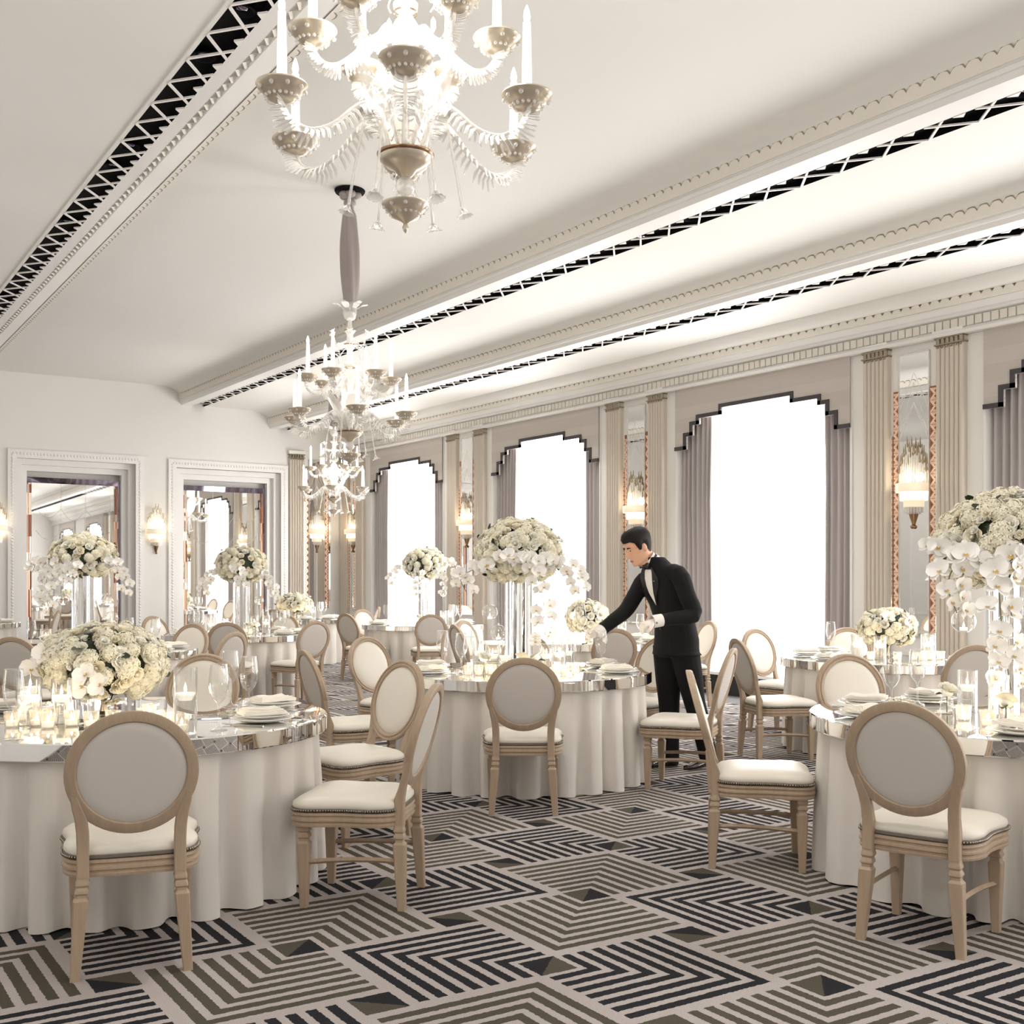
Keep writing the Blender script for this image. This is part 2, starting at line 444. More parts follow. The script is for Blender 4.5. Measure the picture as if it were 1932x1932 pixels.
scallops(8.155, C_ + .078, .03, 'scallop_moulding', 0, .065, parent=ceil)
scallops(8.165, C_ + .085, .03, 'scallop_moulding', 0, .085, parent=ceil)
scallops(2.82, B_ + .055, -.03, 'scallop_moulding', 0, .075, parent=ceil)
def edge_scallops(x, z, parent):              # serrated lip along the left-hand step
    for grow, m, dz in ((0, M['plaster'], -.004), (.012, M['shadow_line'], 0)):  # the larger copy is a painted shadow edge around the plaster lip
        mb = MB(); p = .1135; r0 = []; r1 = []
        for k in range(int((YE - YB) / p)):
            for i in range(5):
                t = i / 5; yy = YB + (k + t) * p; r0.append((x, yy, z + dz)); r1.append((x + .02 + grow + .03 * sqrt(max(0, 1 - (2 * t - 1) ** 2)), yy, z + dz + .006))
        mb.rings([r0, r1], closed=False); bend_heights(mb.obj('scallop_moulding', m, parent, 0))
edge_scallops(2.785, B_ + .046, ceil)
def zigzag(x, z, w, parent):                     # carved zigzag on the lower edge moulding
    mb = MB(); p = .13; n = int((YE - YB) / p)
    r0 = []; r1 = []
    for k in range(n * 2):
        yy = YB + k * p / 2; s = (k % 2)
        r0.append((x + w * (.15 if s else .6), yy, z - (.004 if s else .012))); r1.append((x + w * (.4 if s else 1), yy, z + .006))
    mb.rings([r0, r1], closed=False)
    bend_heights(mb.obj('zigzag_moulding', M['plaster'], parent, 0))
zigzag(2.53, B_ + .012, .09, ceil)
zigzag(6.47, B_ + .012, .05, ceil)
zigzag(8.21, C_ + .012, .05, ceil)

def chevron_mesh(w):                             # one V of the lattice: apex on the outer edge, arms crossing the next V's
    mb = MB(); t = .016; e = .265
    for s in (-1, 1):
        mb.prism([(0, -t * s * .2), (0, t * s * 1.6), (w, s * (e + t)), (w, s * (e - t * .6))][::s], -.006, .006)
    mb.prism([(w, -.05), (w, .05), (w * .78, 0)][::1], -.006, .006)
    return mb
for xg, w, sgn, z, y0 in ((2.22, .21, 1, B_, 5.9), (6.90, .21, -1, B_, 3.9), (8.59, .19, -1, C_, 5.1)):
    mb = chevron_mesh(w)
    me = mb.mesh('lattice_chevron', M['lattice'], 0)
    y = y0 + .12
    while y < YE - .3:
        o = put('lattice_chevron', me, ceil, (xg, y, bent_z(xg, y, z - .012)), (0, 0, 0), (sgn, 1, 1)); y += .402
def downlight(x, y, z):
    mb = MB(); mb.lathe([(.075, -.002), (.08, -.006), (.07, -.008), (.055, .02), (.04, .03)], 20, cap1=True)
    o = mb.obj('downlight', [M['black']], ceil, loc=(x, y, bent_z(x, y, z + .02)))
    l = MB().lathe([(.03, 0), (.036, .004), (.03, .008)], 16, cap0=True, cap1=True).obj('lamp_disc', M['mirror_dark'], o, loc=(0, 0, .004))
for x, z, ys in ((2.32, B_, (6.5, 7.2, 9.0, 9.5, 11.2, 14.6, 15.4)), (6.8, B_, (4.4, 7.6, 8.3, 12.1, 15.5)), (8.5, C_, (5.3, 9.2, 13.0, 16.8))):
    for y in ys: downlight(x, y, z)

# window wall: solid piers, windows between them
PITCH, WC, WH = 4.44, 9.765, 1.415
WINS = [WC + PITCH * k for k in range(-3, 3)]
ZV = up(3.795)                                   # top of the window openings
wr = MB(); ys = [YB] + [v for c in WINS for v in (c - WH, c + WH)] + [YE + .3]
for a, b in zip(ys[::2], ys[1::2]): wr.box(XR, XR + .55, a, b, 0, ZV)
for c in WINS: wr.box(XR, XR + .55, c - WH, c + WH, 0, .02)
def wall_top(wr):
    n = 14
    for i in range(n):
        a, b = YB + (YE + .3 - YB) * i / n, YB + (YE + .3 - YB) * (i + 1) / n
        wr.box(XR, XR + .55, a, b, ZV, A_ + .2)
wall_top(wr)
wall_right = struct(bend_heights(wr.obj('wall_right', M['wall'], smooth=0)))

# cornice over the window wall
cn = struct(extrude_y([(9.74, up(3.80)), (9.66, up(3.80)), (9.63, up(3.825)), (9.66, up(3.85)), (9.70, up(3.86)), (9.70, up(3.965)), (9.64, up(3.97)), (9.63, up(3.995)), (9.60, up(4.0)),
    (9.585, up(4.035)), (9.56, up(4.055)), (9.56, up(4.07)), (9.545, up(4.075)), (9.53, up(4.09)), (9.53, up(4.12))], 'trim_1', M['trim'], smooth=30))
scallops(9.515, up(4.055), .03, 'scallop_moulding', 0, .045, parent=cn)
den = MB().box(-.012, .012, -.0365, .0365, -.042, .042).mesh('dentil', M['plaster'], 0)
y = 5.0
while y < YE - .1:
    put('dentil', den, cn, (9.69, y, bent_z(9.69, y, up(3.913)))); y += .0885

STEP = [(0, .56, 3.49), (.56, .965, 3.405), (.965, 1.085, 3.33), (1.085, 1.205, 3.2), (1.205, WH, 3.035)]
def stepped(c):                                  # outline of the stepped lower edge, left to right in Y
    P = []
    for a, b, z in reversed(STEP): P += [(-b, up(z)), (-a if a else 0, up(z))]
    P = P[:-1]; Q = [(-y, z) for y, z in reversed(P)]
    return [(c + y, z) for y, z in P + Q]
def window(k, c):
    n = k + 1
    fr = MB(); x0, x1 = XR + .33, XR + .4
    for a, b in ((c - WH, c - WH + .09), (c + WH - .09, c + WH)): fr.box(x0, x1, a, b, .25, ZV - .1)
    fr.box(x0, x1, c - WH, c + WH, ZV - .16, ZV - .06); fr.box(x0, x1, c - WH, c + WH, .25, .34)
    fr.box(x0 + .01, x1 - .01, c - .03, c + .03, .34, ZV - .16); fr.box(x0 + .01, x1 - .01, c - WH + .09, c + WH - .09, 2.3, 2.36)
    w = struct(fr.obj('window_%d' % n, M['trim'], smooth=0))
    for a, b in ((c - WH + .09, c - .03), (c + .03, c + WH - .09)):
        for z0, z1 in ((.34, 2.3), (2.36, ZV - .16)):
            MB().box(XR + .36, XR + .366, a, b, z0, z1).obj('pane', M['glass'], w, smooth=0)
    MB().box(XR - .06, XR + .33, c - WH, c + WH, 0, .24).obj('plinth', M['darkbase'], w, smooth=0)
    MB().box(XR - .09, XR + .33, c - WH, c + WH, .24, .275).obj('sill', M['sill'], w, smooth=0)
    MB().box(XR - .02, XR + .33, c - WH - .01, c - WH + .012, .27, ZV - .02).obj('jamb', M['trim'], w, smooth=0)
    MB().box(XR - .02, XR + .33, c + WH - .012, c + WH + .01, .27, ZV - .02).obj('jamb', M['trim'], w, smooth=0)
    where = ['behind the camera', 'behind the camera', 'at the right frame edge', 'behind the waiter', 'left of the waiter', 'farthest from the camera'][k]
    if k < 2: where = ['nearest the rear wall', 'beside the camera'][k]
    # pelmet
    P = stepped(c); top = ZV - .015
    pv = thing('window_pelmet', 'grey woven pelmet with stepped charcoal edge, window ' + where, 'pelmet', group='stepped pelmets')
    mb = MB(); NV = len(P)
    tp = top + .05
    mb.rings([[(XR - .035, y, tp) for y, z in P], [(XR - .035, y, z) for y, z in P], [(XR - .002, y, z) for y, z in P], [(XR - .002, y, tp) for y, z in P]], closed=False)
    bend_heights(mb.obj('pelmet_fabric', M['valance'], pv, 0))
    bw = .046; mb = MB()
    for i in range(len(P) - 1):
        (ya, za), (yb, zb) = P[i], P[i + 1]
        if abs(za - zb) < .002: mb.box(XR - .05, XR - .03, ya, yb, za - .002, za + bw)
        else:
            lo, hi = min(za, zb), max(za, zb); s = -1 if ya < c else 1
            mb.box(XR - .05, XR - .03, ya + (-bw if s < 0 else 0), ya + (0 if s < 0 else bw), lo, hi + bw)
    bend_heights(mb.obj('pelmet_braid', M['border'], pv, 0))
    # sheer curtain
    mb = MB(); n = 90; r0 = []; r1 = []
    for i in range(n + 1):
        y = c - WH + .03 + (2 * WH - .06) * i / n; x = XR + .17 + .022 * sin(i * 1.1 + sin(i * .23) * 2) ; r0.append((x, y, .285)); r1.append((x, y, top - .06))
    mb.rings([r0, r1], closed=False)
    tag(bend_heights(mb.obj('sheer_curtain', M['sheer'], smooth=180)), 'white backlit sheer curtain filling the window ' + where, 'curtain', 'sheer curtains')
    # drapes
    rnd = random.Random(k)
    for s, wdt in ((1, .60), (-1, .45)):
        mb = MB(); n = int(wdt / .0085); rows = []
        for iz, z in enumerate((.285, .9, 1.6, 2.4, top - .05)):
            row = []
            for i in range(n + 1):
                t = i / n; y = c + s * (WH - .01 - wdt * t * (1 + .02 * sin(z * 2)))
                x = XR + .075 + .032 * sin(t * wdt / .085 * 2 * pi + .5 * sin(t * 11 + k) + .15 * z) + .008 * sin(t * 37 + z) - .05 * t * (z < .5) * .3
                row.append((x, y, z))
            rows.append(row)
        mb.rings(rows, closed=False)
        o = bend_heights(mb.obj('drape', M['drape'], smooth=180))
        tag(o, 'pleated lilac grey drape on the %s of the window %s' % ('far side' if s > 0 else 'near side', where), 'curtain', 'pleated drapes')
for k, c in enumerate(WINS): window(k, c)

# ---- reeded pilasters, mirror strips and sconces between the windows
def reed_mesh(z0, z1):
    mb = MB(); r = .0255
    mb.rings([[(-r * sin(a), r * cos(a), z) for a in [pi * i / 8 for i in range(9)]] for z in (z0, z1)], closed=False)
    return mb
def frame_right(s, n, z): return Vector((XR - n, s, z))
def pilaster(loc, rz, label, zc):                # local: x = out of wall is -X, y along wall
    root = struct(thing('pilaster', label, 'pilaster', loc, rz, 'reeded pilasters')); del root['category']
    MB().box(-.05, 0, -.155, .155, .0, zc + .02).obj('shaft', M['flute'], root, smooth=0)
    me = reed_mesh(.22, zc - .09).mesh('reed', M['flute'], 60)
    for i in range(6):
        put('reed', me, root, (-.05, -.13 + .052 * i, 0))
    mb = MB()
    for i in range(6):
        mb.rings([[(-.052 - .028 * sin(a), -.13 + .052 * i + .0255 * cos(a), z) for a in [pi * q / 8 for q in range(9)]] for z in (zc - .09, zc)], closed=False)
        mb.ball((-.075, -.13 + .052 * i, zc - .098), .016, 8, 5); mb.ball((-.07, -.13 + .052 * i + .026, zc - .012), .013, 8, 5)
    for z in (zc - .075, zc - .012): mb.box(-.085, -.0, -.165, .165, z - .007, z + .007)
    mb.obj('capital', M['bead'], root)
    MB().box(-.1, 0, -.175, .175, zc, zc + .06).obj('capital_block', M['trim'], root, smooth=0)
    MB().box(-.075, 0, -.165, .165, 0, .22).obj('plinth_block', M['flute'], root, smooth=0)
    return root
def tile_mesh():
    mb = MB(); h = .122; w = .072; d = .006
    mb.box(-.004, 0, -w / 2, w / 2, .0015, h - .0015, 0)
    def tri(p, mi): mb.add([(-.004, y, z) for y, z in p] + [(-.004 - d, sum(y for y, z in p) / 3, sum(z for y, z in p) / 3)], [(0, 1, 3), (1, 2, 3), (2, 0, 3)], mi)
    tri([(-w / 2 + .003, .016), (w / 2 - .032, h / 2), (-w / 2 + .003, h - .016)], 1)
    for a, b in ((0, h / 2), (h, h / 2)):
        s = 1 if b > a else -1
        mb.add([(-.0075, y, z) for y, z in ((-w / 2, a), (-w / 2 + .012, a), (w / 2 - .004, b - s * .008), (w / 2 - .018, b))], [(0, 1, 2, 3)], 2)
    tri([(w / 2 - .003, .014), (w / 2 - .003, h / 2 - .012), (w / 2 - .024, h / 2 - .024)], 1)
    tri([(w / 2 - .003, h - .014), (w / 2 - .003, h / 2 + .012), (w / 2 - .024, h / 2 + .024)], 1)
    return mb.mesh('copper_tile', [M['copper'], M['copper_dark'], M['copper_light']], 0)
TILE = tile_mesh()
def sconce_proto():
    t = thing('wall_sconce', '', 'wall lamp', group='art deco wall sconces')
    def half(prof, name, m): return MB().lathe(prof, 20, a0=pi / 2, a1=3 * pi / 2).obj(name, m, t, 50)
    half([(.175, .0), (.18, .005), (.18, .085), (.175, .09), (.14, .09)], 'upper_shade', M['shade'])
    half([(.13, -.085), (.135, -.08), (.135, 0.0), (.13, .004)], 'middle_shade', M['shade_lit'])
    half([(.05, -.155), (.1, -.15), (.102, -.085), (.13, -.083)], 'lower_shade', M['shade'])
    mb = MB()
    for i in range(9):
        a = pi / 2 + pi * (i + .5) / 9
        mb.tube([(.085 * cos(a), .085 * sin(a), -.155), (.085 * cos(a), .085 * sin(a), -.205)], .011, 6)
        mb.tube([(.06 * cos(a), .06 * sin(a), -.155), (.06 * cos(a), .06 * sin(a), -.222)], .01, 6)
    mb.obj('bead_fringe', M['crystal'], t)
    MB().lathe([(.055, -.2), (.05, -.215), (.016, -.33), (.0, -.335)], 8, a0=pi / 2, a1=3 * pi / 2).obj('cone', M['bronze'], t, 30)
    MB().ball((-.02, 0, -.35), .022, 12, 8).obj('finial', M['bronze'], t)
    MB().box(-.03, -.001, -.02, .02, -.2, .1).obj('bracket', M['bronze'], t, smooth=0)
    N = 13
    for i in range(N):
        u = (i - (N - 1) / 2) / ((N - 1) / 2); hgt = .12 + .24 * (1 - abs(abs(u) - .12) / .9) + (.03 if i % 2 else 0)
        a = pi / 2 + pi * (i + .5) / N; x, y = .05 * -abs(cos(u * pi / 2)) - .02, u * .16
        mb = MB(); mb.tube([(x, y, .085), (x, y, .085 + hgt)], .006, 6)
        mb.lathe([(.007, 0), (.014, .02), (.008, .05), (.006, .08), (.004, .11), (.0, .114)], 8, M=Matrix.Translation((x, y, .075 + hgt)), mi=1)
        mb.obj('glass_rod', [M['crystal'], M['silver']], t)
    return t
SCONCE = sconce_proto()
used = []
def place_sconce(loc, rz, label):
    if not used:
        SCONCE.location = loc; SCONCE.rotation_euler = (0, 0, rz); SCONCE['label'] = label; used.append(1)
        o = SCONCE
    else: o = dup(SCONCE, loc, rz, label)
    l = bpy.data.lights.new('sconce_bulb', 'POINT'); l.energy = .9; l.color = (1, .82, .58); l.shadow_soft_size = .05
    lo = bpy.data.objects.new('sconce_bulb', l); COL.objects.link(lo); lo.parent = o; lo.location = (-.09, 0, .16)
    return o
def mirror_bay(loc, rz, where, w=.36, sc=True, tiles=True, ztop=3.71, off=.45, pil=(1, 1), z0=.82):
    f = bent_z(loc[0], loc[1], up(3.7)) / up(3.7); kz = lambda z: up(z) * f if z > 1.6 else z
    t = thing('mirror_strip', 'tall narrow mirror with copper chevron strips, ' + where, 'mirror', loc, rz, 'copper edged mirrors')
    MB().box(-.02, -.004, -w / 2, w / 2, z0, kz(ztop)).obj('mirror_glass', M['mirror'], t, smooth=0)
    mb = MB()
    for a in (-1, 1): mb.box(-.026, -.004, a * w / 2 - .007, a * w / 2 + .007, z0, kz(ztop))
    mb.box(-.026, -.004, -w / 2, w / 2, kz(ztop) - .01, kz(ztop) + .008)
    mb.obj('bevelled_edge', M['crystal'], t, 0)
    mb = MB()
    for zt, hh in ((3.52, .36), (3.42, .5), (3.22, .3), (3.2, .34)):
        for a in (-1, 1):
            y1 = a * w * .47; mb.add([(-.0215, 0, kz(zt)), (-.0215, 0, kz(zt) - .012), (-.0215, y1, kz(zt - hh) - .012), (-.0215, y1, kz(zt - hh))], [(0, 1, 2, 3)])
    mb.obj('etched_chevrons', M['lattice'], t, 0)
    for a in (-1, 1):
        c = a * (w / 2 + .042)
        mb = MB().box(-.006, -.001, c - .04, c + .04, z0 + .02, kz(3.35)); s_ = mb.obj('copper_strip', M['copper_dark'], t, 0)
        MB().box(-.03, -.001, c + a * .042, c + a * .075, z0 + .02, kz(2.9)).obj('side_mirror', M['mirror'], t, smooth=0)
        if tiles:
            z = z0 + .03
            while z + .122 < kz(3.345) + .03:
                put('copper_tile', TILE, s_, (-.006, c, z), sc=(1, -1 if a < 0 else 1, 1)); z += .123
    for a, on in zip((-1, 1), pil):
        if on:
            ly = a * (w / 2 + .27 + (off - .45)); px = loc[0] - sin(rz) * ly; py = loc[1] + cos(rz) * ly
            pilaster((px, py, 0), rz, 'reeded upholstered pilaster, %s side of the mirror %s' % ('near' if (a < 0) != (rz > 1) else 'far', where), kz(3.80))
    if sc: place_sconce((loc[0] - .02 * cos(rz), loc[1] - .02 * sin(rz), bent_z(loc[0], loc[1], up(2.285))), rz, 'tiered glass sconce on the mirror ' + where)
    return t
PN = {-1.5: 'behind the camera beside the first window', -0.5: 'at the right of the photo', .5: 'behind the waiter', 1.5: 'behind the middle table', 2.5: 'nearest the far corner', -2.5: 'beside the rear corner'}
PN = {-1.5: 'beside the camera', -0.5: 'above the right front table', .5: 'behind the waiter', 1.5: 'left of the middle window'}
for kk, wh in PN.items(): mirror_bay((XR, WC + PITCH * kk, 0), 0, wh)
mirror_bay((XR, 20.86, 0), 0, 'in the far corner by the farthest window', w=.24, off=.42, pil=(1, 1))
mirror_bay((9.2, YE, 0), pi / 2, 'on the end wall in the far corner', w=.34, off=.45, pil=(0, 1))

# end wall with two mirrored niches, left and rear walls
NICHE = [(3.45, 5.78, 3.68, 'left'), (6.23, 8.59, 3.66, 'right')]
eb = MB()
xs = [XL - .3, 3.60, 5.63, 6.38, 8.44, XR + .3]
for a, b in zip(xs[::2], xs[1::2]): eb.box(a, b, YE, YE + .5, 0, A_ + .2)
eb.box(3.60, 5.63, YE, YE + .5, 3.53, A_ + .2); eb.box(6.38, 8.44, YE, YE + .5, 3.53, A_ + .2)
eb.box(3.60, 8.44, YE + .42, YE + .5, 0, 3.53)
wall_far = struct(eb.obj('wall_far', M['wall'], smooth=0))
def niche(n, x0, x1, zt, side):
    t = struct(MB().obj('trim_%d' % (n + 2), M['trim'], smooth=0)) if False else None
    fr = MB()
    def frame(a, b, top, wd, ya, yb):
        fr.box(a, a + wd, ya, yb, 0, top); fr.box(b - wd, b, ya, yb, 0, top); fr.box(a + wd, b - wd, ya, yb, top - wd, top)
    frame(x0, x1, zt, .15, YE - .035, YE + .02)
    frame(x0 + .15, x1 - .15, zt - .15, .10, YE + .10, YE + .20)
    frame(x0 + .25, x1 - .25, zt - .25, .10, YE + .20, YE + .32)
    o = struct(fr.obj('trim_%d' % (n + 2), M['trim'], smooth=0))
    mb = MB()
    def rope(p0, p1):
        L = (Vector(p1) - Vector(p0)).length; k = int(L / .055); 
        for i in range(k):
            p = Vector(p0).lerp(Vector(p1), (i + .5) / k); mb.ball(p, .024, 6, 4, sc=(1, .6, 1))
    rope((x0 + .075, YE - .035, .1), (x0 + .075, YE - .035, zt - .075)); rope((x1 - .075, YE - .035, .1), (x1 - .075, YE - .035, zt - .075)); rope((x0 + .075, YE - .035, zt - .075), (x1 - .075, YE - .035, zt - .075))
    mb.obj('rope_moulding', M['trim'], o)
    a, b, top = x0 + .31, x1 - .34, zt - .45
    a, b = x0 + .30, x1 - .32
    mt = thing('niche_mirror', 'tall mirror with lilac and copper borders in the %s niche of the end wall' % side, 'mirror', (0, YE + .32, 0))
    MB().box(a + .21, b - .21, -.02, .0, .3, top - .1).obj('mirror_glass', M['mirror'], mt, smooth=0)
    mb = MB(); mb.box(a, a + .065, -.03, 0, .1, top); mb.box(b - .065, b, -.03, 0, .1, top)
    mb.add([(a, -.03, top), (b, -.03, top), (b - .065, -.012, top - .1), (a + .065, -.012, top - .1)], [(0, 1, 2, 3)])
    mb.box(a, b, -.03, 0, .1, .3)
    mb.obj('lilac_border', M['mirror_dark'], mt, 0)
    rnd = random.Random(n)
    for s, c in ((0, a + .105), (1, b - .105)):
        mb = MB()
        z = .3
        while z < top - .12:
            hh = rnd.uniform(.12, .5); z1 = min(z + hh, top - .1)
            for q in range(3):
                tl = rnd.uniform(-.008, .008)
                mb.add([(c - .038 + q * .026, -.022 + tl, z), (c - .038 + (q + 1) * .026, -.022 - tl, z), (c - .038 + (q + 1) * .026, -.022 - tl, z1), (c - .038 + q * .026, -.022 + tl, z1)], [(0, 1, 2, 3)], rnd.choice((0, 0, 1, 2)))
            z = z1
        mb.obj('copper_strip', [M['copper'], M['copper_dark'], M['mirror']], mt, 0)
        x = a + .145 if s == 0 else b - .21
        MB().box(x, x + .065, -.032, -.005, .3, top - .1).obj('side_strip', M['mirror'], mt, smooth=0)
    mb = MB()
    for (zz, ph) in ((top - .55, 0), (top - .95, .5)):        # scalloped joints of the mirror plates
        W3 = (b - a - .44) / 3
        for q in range(3):
            pts = [(a + .22 + (q + i / 12) * W3, -.021, zz - .16 * sin(pi * i / 12) * (1.3 if q == 1 else 1)) for i in range(13)]
            mb.tube(pts, .004, 4)
            if q: mb.box(a + .22 + q * W3 - .003, a + .22 + q * W3 + .003, -.0225, -.0195, zz, top - .1)
    mb.obj('plate_joints', M['crystal'], mt, 0)
for n, (x0, x1, zt, side) in enumerate(NICHE): niche(n, x0, x1, zt, side)
place_sconce((6.0, YE - .02, 2.25), pi / 2, 'tiered glass sconce on the white end wall between the two niches')
place_sconce((3.27, YE - .02, 2.25), pi / 2, 'tiered glass sconce cut by the left frame edge on the end wall')
lw = MB(); lw.box(XL - .3, XL, YB - .3, YE + .5, 0, A_ + .2)
wl = struct(lw.obj('wall_left', M['wall'], smooth=0))
rw = MB(); rw.box(XL - .3, XR + .6, YB - .3, YB, 0, A_ + .2)
struct(rw.obj('wall_rear', M['wall'], smooth=0))
bb = MB(); 
for y0 in range(-6, 21, 3):
    bb.box(XL, XL + .02, y0 + .25, y0 + .32, .6, 3.4); bb.box(XL, XL + .02, y0 + 2.6, y0 + 2.67, .6, 3.4); bb.box(XL, XL + .02, y0 + .32, y0 + 2.6, 3.33, 3.4); bb.box(XL, XL + .02, y0 + .32, y0 + 2.6, .6, .67)
bb.obj('panel_moulding', M['trim'], wl, 0)
struct(MB().box(XL, XL + .025, YB, YE, 0, .22).obj('baseboard_left', M['trim'], smooth=0))
b2 = MB(); b2.box(XL, 3.45, YE - .025, YE, 0, .22); b2.box(5.78, 6.23, YE - .025, YE, 0, .22); struct(b2.obj('baseboard_far', M['trim'], smooth=0))
struct(MB().box(XL, XR, YB, YB + .025, 0, .22).obj('baseboard_rear', M['trim'], smooth=0))
# ------------------------------------------------------------------ chairs
def seat_outline(n=72, off=0.0):
    ctrl = [(0, .232), (.12, .236), (.19, .232), (.226, .205), (.238, .15), (.226, .08), (.219, .02), (.221, -.04), (.225, -.09), (.214, -.15), (.182, -.195), (.10, -.212), (0, -.214)]
    half = curve_pts([(x, y, 0) for x, y in ctrl], n // 2)
    P = [Vector((p.x, p.y)) for p in half] + [Vector((-p.x, p.y)) for p in half[-2:0:-1]]
    if off:
        Q = []
        for i in range(len(P)):
            t = P[(i + 1) % len(P)] - P[i - 1]; nrm = Vector((-t.y, t.x)).normalized(); Q.append(P[i] + nrm * off)
        P = Q
    return P
LEAN = .125 / .45
def back_pt(x, z, dep=0):        # point on the leaning back plane
    return Vector((x, -.218 - (z - .47) * LEAN + dep, z))
def leg_square(path, ws):        # tapering square leg with per-ring half widths
    mb = MB(); rs = []
    for (x, y, z), w in zip(path, ws):
        c = w * .18
        rs.append([(x + a, y + b, z) for a, b in ((w, w - c), (w - c, w), (c - w, w), (-w, w - c), (-w, c - w), (c - w, -w), (w - c, -w), (w, c - w))])
    return mb.rings(rs, cap0=True, cap1=True)
def make_chair():
    t = thing('dining_chair', '', 'chair', group='oval-backed dining chairs')
    # upholstered seat
    mb = MB(); base = seat_outline()
    def ring(o, z): return [(p.x, p.y, z) for p in seat_outline(off=o)]
    sc = lambda k, z: [(p.x * k, p.y * k + .0, z) for p in base]
    mb.rings([ring(0, .418), ring(.006, .428), ring(.004, .445), sc(.93, .460), sc(.80, .470), sc(.55, .477), sc(.25, .480), sc(.02, .4805)], cap0=True, cap1=True)
    mb.obj('seat_cushion', M['leather'], t, 60)
    mb = MB(); mb.rings([ring(.004, .410), ring(.008, .412), ring(.008, .420), ring(.004, .422)])
    nt = mb.obj('nail_band', M['naildark'], t, 60)
    mb = MB(); o2 = seat_outline(144, .011)
    for i, p in enumerate(o2):
        if -.212 < p.y: mb.ball((p.x, p.y, .4165), .0056, 5, 3)
    mb.obj('nail_heads', M['nail'], t, 180)
    mb = MB(); R = [(.002, .408), (.008, .406), (.010, .396), (.004, .391), (.004, .386), (.012, .380), (.012, .372), (.004, .367), (.004, .362), (.010, .357), (.008, .348), (-.02, .346)]
    mb.rings([ring(o, z) for o, z in R], cap1=True)
    mb.obj('seat_rail', M['wood'], t, 50)
    # oval back ring with moulded front, flat rear
    mb = MB(); n = 56; rs = []
    prof = [(.0215, -.013), (.0215, .010), (.016, .017), (.009, .017), (.006, .012), (.001, .012), (-.003, .018), (-.013, .015), (-.0185, .006), (-.0185, -.010), (-.014, -.016), (.017, -.016)]
    for i in range(n):
        a = 2 * pi * i / n
        rs.append([back_pt((.2 + r) * cos(a), .715 + (.198 + r) * sin(a), d) for r, d in prof])
    mb.rings(rs, loop=True)
    for s in (-1, 1):            # stiles flowing from the oval down to the rail
        P = [(.190 * s, .64), (.180 * s, .60), (.168 * s, .56), (.1625 * s, .51), (.1615 * s, .46), (.1615 * s, .40), (.1615 * s, .352)]
        ws = [.012, .017, .0205, .021, .0205, .0205, .0205]; r2 = []
        for (x, z), w in zip(P, ws):
            d0 = -.0185 if z > .5 else -.022; d1 = .011 if z > .5 else .02
            yb = back_pt(0, max(z, .47)).y
            r2.append([(x - w, yb + d0 + .004, z), (x - w + .004, yb + d0, z), (x + w - .004, yb + d0, z), (x + w, yb + d0 + .004, z), (x + w, yb + d1 - .004, z), (x + w - .004, yb + d1, z), (x - w + .004, yb + d1, z), (x - w, yb + d1 - .004, z)])
        mb.rings(r2, cap0=True, cap1=True)
    mb.obj('back_frame', M['wood'], t, 38)
    mb = MB(); rf = []; rb = []
    for k, (q, d) in enumerate(((1, .005), (.93, .013), (.75, .019), (.45, .023), (.05, .024))):
        rf.append([back_pt(.183 * q * cos(2 * pi * i / 40), .715 + .181 * q * sin(2 * pi * i / 40), d) for i in range(40)])
    mb.rings(rf, cap1=True)
    mb.obj('back_pad', M['leather'], t, 60)
    mb = MB()
    for q, d in ((1, -.006), (.96, -.0105), (.8, -.012), (.4, -.0125), (.04, -.0125)):
        rb.append([back_pt(.184 * q * cos(-2 * pi * i / 40), .715 + .182 * q * sin(-2 * pi * i / 40), d) for i in range(40)])
    mb.rings(rb, cap1=True)
    mb.obj('back_lining', M['backing'], t, 60)
    for s in (-1, 1):
        # rear legs, splayed, with turned collar
        zs = [.352, .340, .334, .326, .318, .306, .298, .292, .282, .272, .0]
        ws = [.0205, .0205, .023, .023, .018, .0235, .0235, .018, .018, .026, .0165]
        path = [(s * (.1615 + (.352 - z) * .075), -.218 - max(0, .34 - z) * .05, z) for z in zs]
        leg_square(path, ws).obj('leg', M['wood'], t, 30)
        zs = [.40, .352, .334, .326, .318, .306, .298, .292, .282, .272, .0]
        ws = [.024, .024, .025, .025, .019, .025, .025, .019, .019, .026, .0155]
        path = [(s * .196, .185, z) for z in zs]
        leg_square(path, ws).obj('leg', M['wood'], t, 30)
        P = curve_pts([(s * .174, -.226, .2), (s * .176, -.10, .204), (s * .184, .05, .20), (s * .196, .185, .19)], 8)
        MB().tube(P, .0125, 4, flat=.9).obj('stretcher', M['wood'], t, 30)
    return t
CHAIR = make_chair(); chair_used = []
def chair(lat, d, fl, fd, label):                # seat centre and facing direction, in metres right of / in front of the camera
    x, y = W(lat, d); fx, fy = W(fl, fd); rz = atan2(fy, fx) - pi / 2
    if not chair_used:
        CHAIR.location = (x, y, 0); CHAIR.rotation_euler = (0, 0, rz); CHAIR['label'] = label; chair_used.append(1); return CHAIR
    return dup(CHAIR, (x, y, 0), rz, label)

